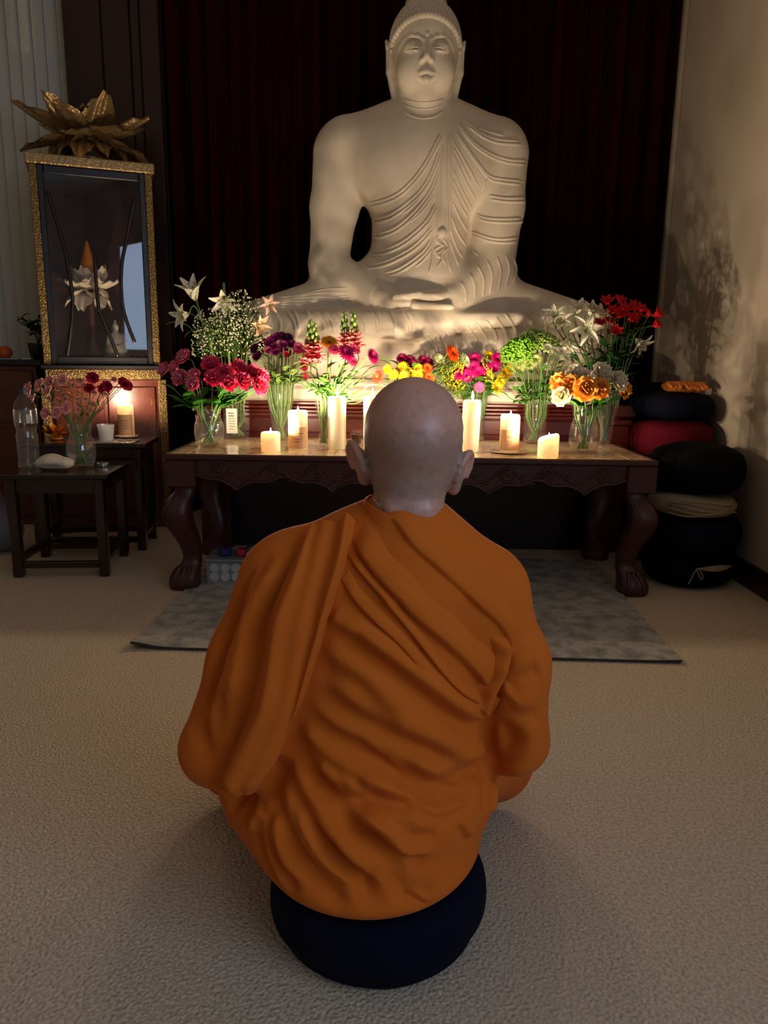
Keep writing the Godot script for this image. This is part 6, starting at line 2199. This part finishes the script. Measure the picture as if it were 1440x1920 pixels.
	var op := YP(100, 826, h2) + Vector3(0, 0.0004, -0.04)
	var br := thing("brass_flower", "golden flame-shaped brass ornament behind the carnation vase", "ornament", "", op)
	part(br, "foot", geo().lathe([Vector2(0, 0), Vector2(0.035, 0), Vector2(0.03, 0.01), Vector2(0.012, 0.025), Vector2(0.02, 0.04), Vector2(0, 0.042)], 20), mat("brass", Color(0.85, 0.55, 0.22), 0.3, {"metal": 0.8}))
	lotus(br, [[6, 0.075, 0.04, 0.3, 1.2, 0.3, 0.2, 0.03], [6, 0.070, 0.04, 0.0, 0.4, 0.3, 0.7, 0.028]], M.brass)
	# cloth bag on the floor at the edge of the frame
	var bag := Sdf.new()
	bag.ell(Vector3(0, 0.12, 0), Vector3(0.13, 0.12, 0.10), 0.04)
	bag.ell(Vector3(-0.02, 0.24, 0), Vector3(0.07, 0.07, 0.06), 0.06)
	bag.cone(Vector3(0.0, 0.26, 0), Vector3(-0.04, 0.36, 0), 0.03, 0.05, 0.04)
	single("cloth_bag", bag.net(Vector3(-0.16, -0.01, -0.13), Vector3(0.16, 0.44, 0.13), 0.014), mat("bag", Color(0.42, 0.41, 0.42), 0.8), "grey cloth bag on the floor beside the side tables", "bag", "", Vector3(-1.93, 0.0, -3.62))

func dark_leaf_mesh() -> Mesh:
	return leaf_mesh("thin_leaf", 0.05, 0.007, Color(0.20, 0.32, 0.16), 0.5)

func puff(r: float, h: float, edge: float, seed_: int) -> Geo:
	# a stuffed round cushion with a pleated rim
	var prof := spline2([Vector2(0.0, 0.0), Vector2(r * 0.5, 0.0), Vector2(r * 0.82, h * 0.07), Vector2(r * 0.97, h * 0.27), Vector2(r, h * 0.5), Vector2(r * 0.97, h * 0.72), Vector2(r * 0.85, h * 0.90), Vector2(r * 0.55, h * 1.0), Vector2(0.0, h * (1.0 + edge))], 0.012)
	var g := geo().lathe(prof, 64)
	for i in g.v.size():
		var p := g.v[i]
		var a := atan2(p.z, p.x)
		var q := Vector2(p.x, p.z).length() / r
		p.x *= 1.0 + 0.02 * q * sin(a * 3.0 + seed_) + 0.006 * q * sin(a * 22.0)
		p.z *= 1.0 + 0.02 * q * cos(a * 2.0 + seed_ * 1.7) + 0.006 * q * sin(a * 22.0)
		if p.y > 0.004: p.y += 0.010 * q * sin(a * 2.0 + seed_) * p.y / h
		g.v[i] = p
	return g

func cushions() -> void:
	var G := "spare cushions piled by the wall"
	var c := Vector3(1.395, 0, -3.315)
	var z := thing("meditation_cushion", "black round cushion with a pale gap and cord, lowest in the pile by the wall", "cushion", G, c)
	part(z, "cover", puff(0.200, 0.135, 0.0, 1), M.black_cloth)
	var cr := []
	for i in 2:
		var row := []
		for k in 13:
			var u := k / 12.0
			var a := PI * 0.5 - 0.75 + 0.95 * u
			var hgt := 0.014 * sin(PI * u) * (1.0 if i == 0 else -1.0)
			row.append(Vector3(0.2055 * cos(a), 0.108 + hgt, 0.2055 * sin(a)))
		cr.append(row)
	part(z, "inner_lining", geo().sheet(cr), M.cream_cloth, "pale lining showing through the opening")
	var lp := []
	var a0 := PI * 0.5 + 0.20
	for q in [[0.0, 0.108], [0.012, 0.08], [0.02, 0.062], [0.028, 0.070], [0.020, 0.092], [0.004, 0.108], [-0.008, 0.088], [-0.018, 0.055], [-0.026, 0.035]]:
		var a: float = a0 - q[0] / 0.2
		lp.append(Vector3(0.212 * cos(a), q[1], 0.212 * sin(a)))
	part(z, "drawstring", geo().tube(spline(lp, 0.006), 0.0026, 6), M.cream_cloth, "pale drawstring")
	z = thing("meditation_cushion", "large navy round cushion resting on the lowest one with the cord", "cushion", G, c + Vector3(0.01, 0.137, -0.01))
	part(z, "cover", puff(0.212, 0.175, 0.0, 2), M.navy_cloth)
	z = thing("meditation_cushion", "cream cushion squeezed between the navy and the big black cushion", "cushion", G, c + Vector3(-0.005, 0.315, 0.0))
	part(z, "cover", puff(0.188, 0.095, 0.0, 3), M.cream_cloth)
	var wr := geo()
	for i in 5:
		var line := []
		for k in 13:
			var a := PI * 0.5 - 0.9 + 1.8 * k / 12.0
			line.append(Vector3(0.189 * cos(a), 0.025 + 0.012 * i + 0.010 * sin(k * 0.5 + i), 0.189 * sin(a)))
		wr.tube(line, 0.004, 5)
	part(z, "creases", wr, M.cream_cloth)
	z = thing("meditation_cushion", "big black round cushion on top of the cream one", "cushion", G, c + Vector3(0.008, 0.415, -0.02))
	part(z, "cover", puff(0.208, 0.205, 0.02, 4), M.black_cloth)
	# second pile, farther back
	var d := Vector3(1.43, 0, -3.735)
	z = thing("meditation_cushion", "dark round cushion on the floor behind the first pile", "cushion", G, d)
	part(z, "cover", puff(0.205, 0.19, 0.0, 5), M.black_cloth)
	z = thing("meditation_cushion", "dark navy cushion hidden under the burgundy one", "cushion", G, d + Vector3(0, 0.192, 0))
	part(z, "cover", puff(0.205, 0.175, 0.0, 6), M.navy_cloth)
	z = thing("meditation_cushion", "dark cushion supporting the burgundy cushion from below", "cushion", G, d + Vector3(-0.01, 0.37, 0.01))
	part(z, "cover", puff(0.20, 0.13, 0.0, 7), M.black_cloth)
	z = thing("meditation_cushion", "burgundy round cushion leaning behind the big black one", "cushion", G, d + Vector3(-0.01, 0.503, 0.02))
	part(z, "cover", puff(0.196, 0.19, 0.05, 8), M.burgundy_cloth)
	z = thing("meditation_cushion", "navy cushion above the burgundy one, under the orange knitted cloth", "cushion", G, d + Vector3(0.0, 0.70, -0.03))
	part(z, "cover", puff(0.20, 0.125, 0.12, 9), M.navy_cloth)
	single("orange_cloth", knit(), M.orange_knit, "folded orange knitted cloth lying on top of the cushion pile", "cloth", "", d + Vector3(0.045, 0.838, -0.03))
	var e := Vector3(1.434, 0, -4.25)
	for k in 4:
		z = thing("meditation_cushion", ["dark cushion on the floor between the pedestal and the corner", "dark cushion second from the floor between pedestal and corner", "dark cushion third from the floor between pedestal and corner", "dark topmost cushion between the pedestal and the corner"][k], "cushion", G, e + Vector3(0.0, 0.215 * k, 0))
		part(z, "cover", puff(0.194, 0.213, 0.0, 10 + k), M.black_cloth)
	single("paper_tag", geo().box(Vector3(0, 0.015, 0), Vector3(0.03, 0.03, 0.002), 0.0005), mat("paper_tag", Color(0.72, 0.66, 0.56), 0.7), "small pale tag on the cushion pile near the wall", "tag", "", d + Vector3(0.165, 0.822, 0.0))

func knit() -> Geo:
	var s := Sdf.new()
	var r := RandomNumberGenerator.new()
	r.seed = 4
	for i in 26:
		var a := Vector3(-0.085 + 0.17 * (i % 13) / 12.0, 0.022 + 0.014 * (i / 13), (i / 13) * 0.05 - 0.02)
		var b := a + Vector3(r.randf_range(-0.012, 0.012), -0.020 + r.randf_range(-0.006, 0.006), 0.05)
		s.cone(a, b, 0.011, 0.008, 0.006)
	s.ell(Vector3(0, 0.018, 0), Vector3(0.095, 0.026, 0.055), 0.02)
	return s.net(Vector3(-0.12, -0.02, -0.09), Vector3(0.12, 0.07, 0.11), 0.0055)

func under_table() -> void:
	var b := Vector3(-0.64, 0, -3.19)
	var w := 0.25
	var dp := 0.17
	var h := 0.095
	var t := thing("storage_box", "clear plastic box of tealights on the floor under the altar table", "box", "", b + Vector3(0, 0.0125, 0))
	var cl := mat("clear_plastic", Color(0.8, 0.82, 0.82), 0.2, {"alpha": 0.14})
	var g := geo()
	for s in [-1.0, 1.0]:
		g.box(Vector3(s * (w / 2 - 0.002), h / 2, 0), Vector3(0.004, h, dp), 0.001)
		g.box(Vector3(0, h / 2, s * (dp / 2 - 0.002)), Vector3(w - 0.008, h, 0.004), 0.001)
	g.box(Vector3(0, 0.002, 0), Vector3(w - 0.008, 0.004, dp - 0.008))
	part(t, "tub", g, cl)
	part(t, "lid", geo().box(Vector3(0, h + 0.007, 0), Vector3(w + 0.016, 0.014, dp + 0.016), 0.005), mat("lid_plastic", Color(0.45, 0.46, 0.46), 0.3))
	for i in 5:
		for j in 2:
			single("tealight", geo().lathe([Vector2(0, 0), Vector2(0.019, 0), Vector2(0.020, 0.002), Vector2(0.020, 0.016), Vector2(0.018, 0.0155), Vector2(0, 0.015)], 20, Vector3.ZERO, 1, 1, Basis(Vector3.RIGHT, PI / 2)), mat("tealight_wax", Color(0.80, 0.80, 0.76), 0.5), "white tealight stored on edge in the clear plastic box", "candle", "tealights in the plastic box", b + Vector3(-0.095 + i * 0.047, 0.0175 + 0.0205 + j * 0.041, dp / 2 - 0.03))
	var top := b.y + 0.0125 + h + 0.0142
	var blu := geo()
	blu.box(Vector3(0, 0.018, 0), Vector3(0.052, 0.034, 0.07), 0.010, Basis(Vector3.UP, 0.25))
	var bl := thing("gas_lighter", "navy blue long-nosed gas lighter on the plastic box", "lighter", "", Vector3(b.x - 0.055, top, b.z + 0.02))
	part(bl, "handle", blu, mat("blue_plastic", Color(0.08, 0.10, 0.32), 0.4))
	part(bl, "nozzle", geo().tube([Vector3(0.01, 0.024, -0.03), Vector3(0.035, 0.030, -0.10)], 0.005, 8), M.wick)
	var rl := thing("gas_lighter", "red long-nosed gas lighter on the plastic box", "lighter", "", Vector3(b.x + 0.015, top, b.z + 0.02))
	part(rl, "handle", geo().box(Vector3(0, 0.016, 0), Vector3(0.040, 0.030, 0.065), 0.008, Basis(Vector3.UP, 0.2)), mat("red_plastic", Color(0.62, 0.08, 0.16), 0.4))
	part(rl, "nozzle", geo().tube([Vector3(0.01, 0.022, -0.03), Vector3(0.045, 0.034, -0.09)], 0.005, 8), M.wick)
	var mb := thing("matchbox", "white matchbox with a dark printed top on the plastic box", "matchbox", "", Vector3(b.x + 0.076, top, b.z + 0.025))
	mb.rotation.y = -0.1
	part(mb, "sleeve", geo().box(Vector3(0, 0.010, 0), Vector3(0.058, 0.018, 0.062), 0.001), mat("match_card", Color(0.82, 0.78, 0.74), 0.6))
	part(mb, "print", geo().box(Vector3(0, 0.0194, -0.002), Vector3(0.048, 0.0006, 0.046)), mat("match_print", Color(0.14, 0.09, 0.08), 0.6))
	part(mb, "emblem", geo().box(Vector3(0, 0.0200, -0.010), Vector3(0.030, 0.0006, 0.018)), mat("match_emblem", Color(0.65, 0.20, 0.15), 0.6))
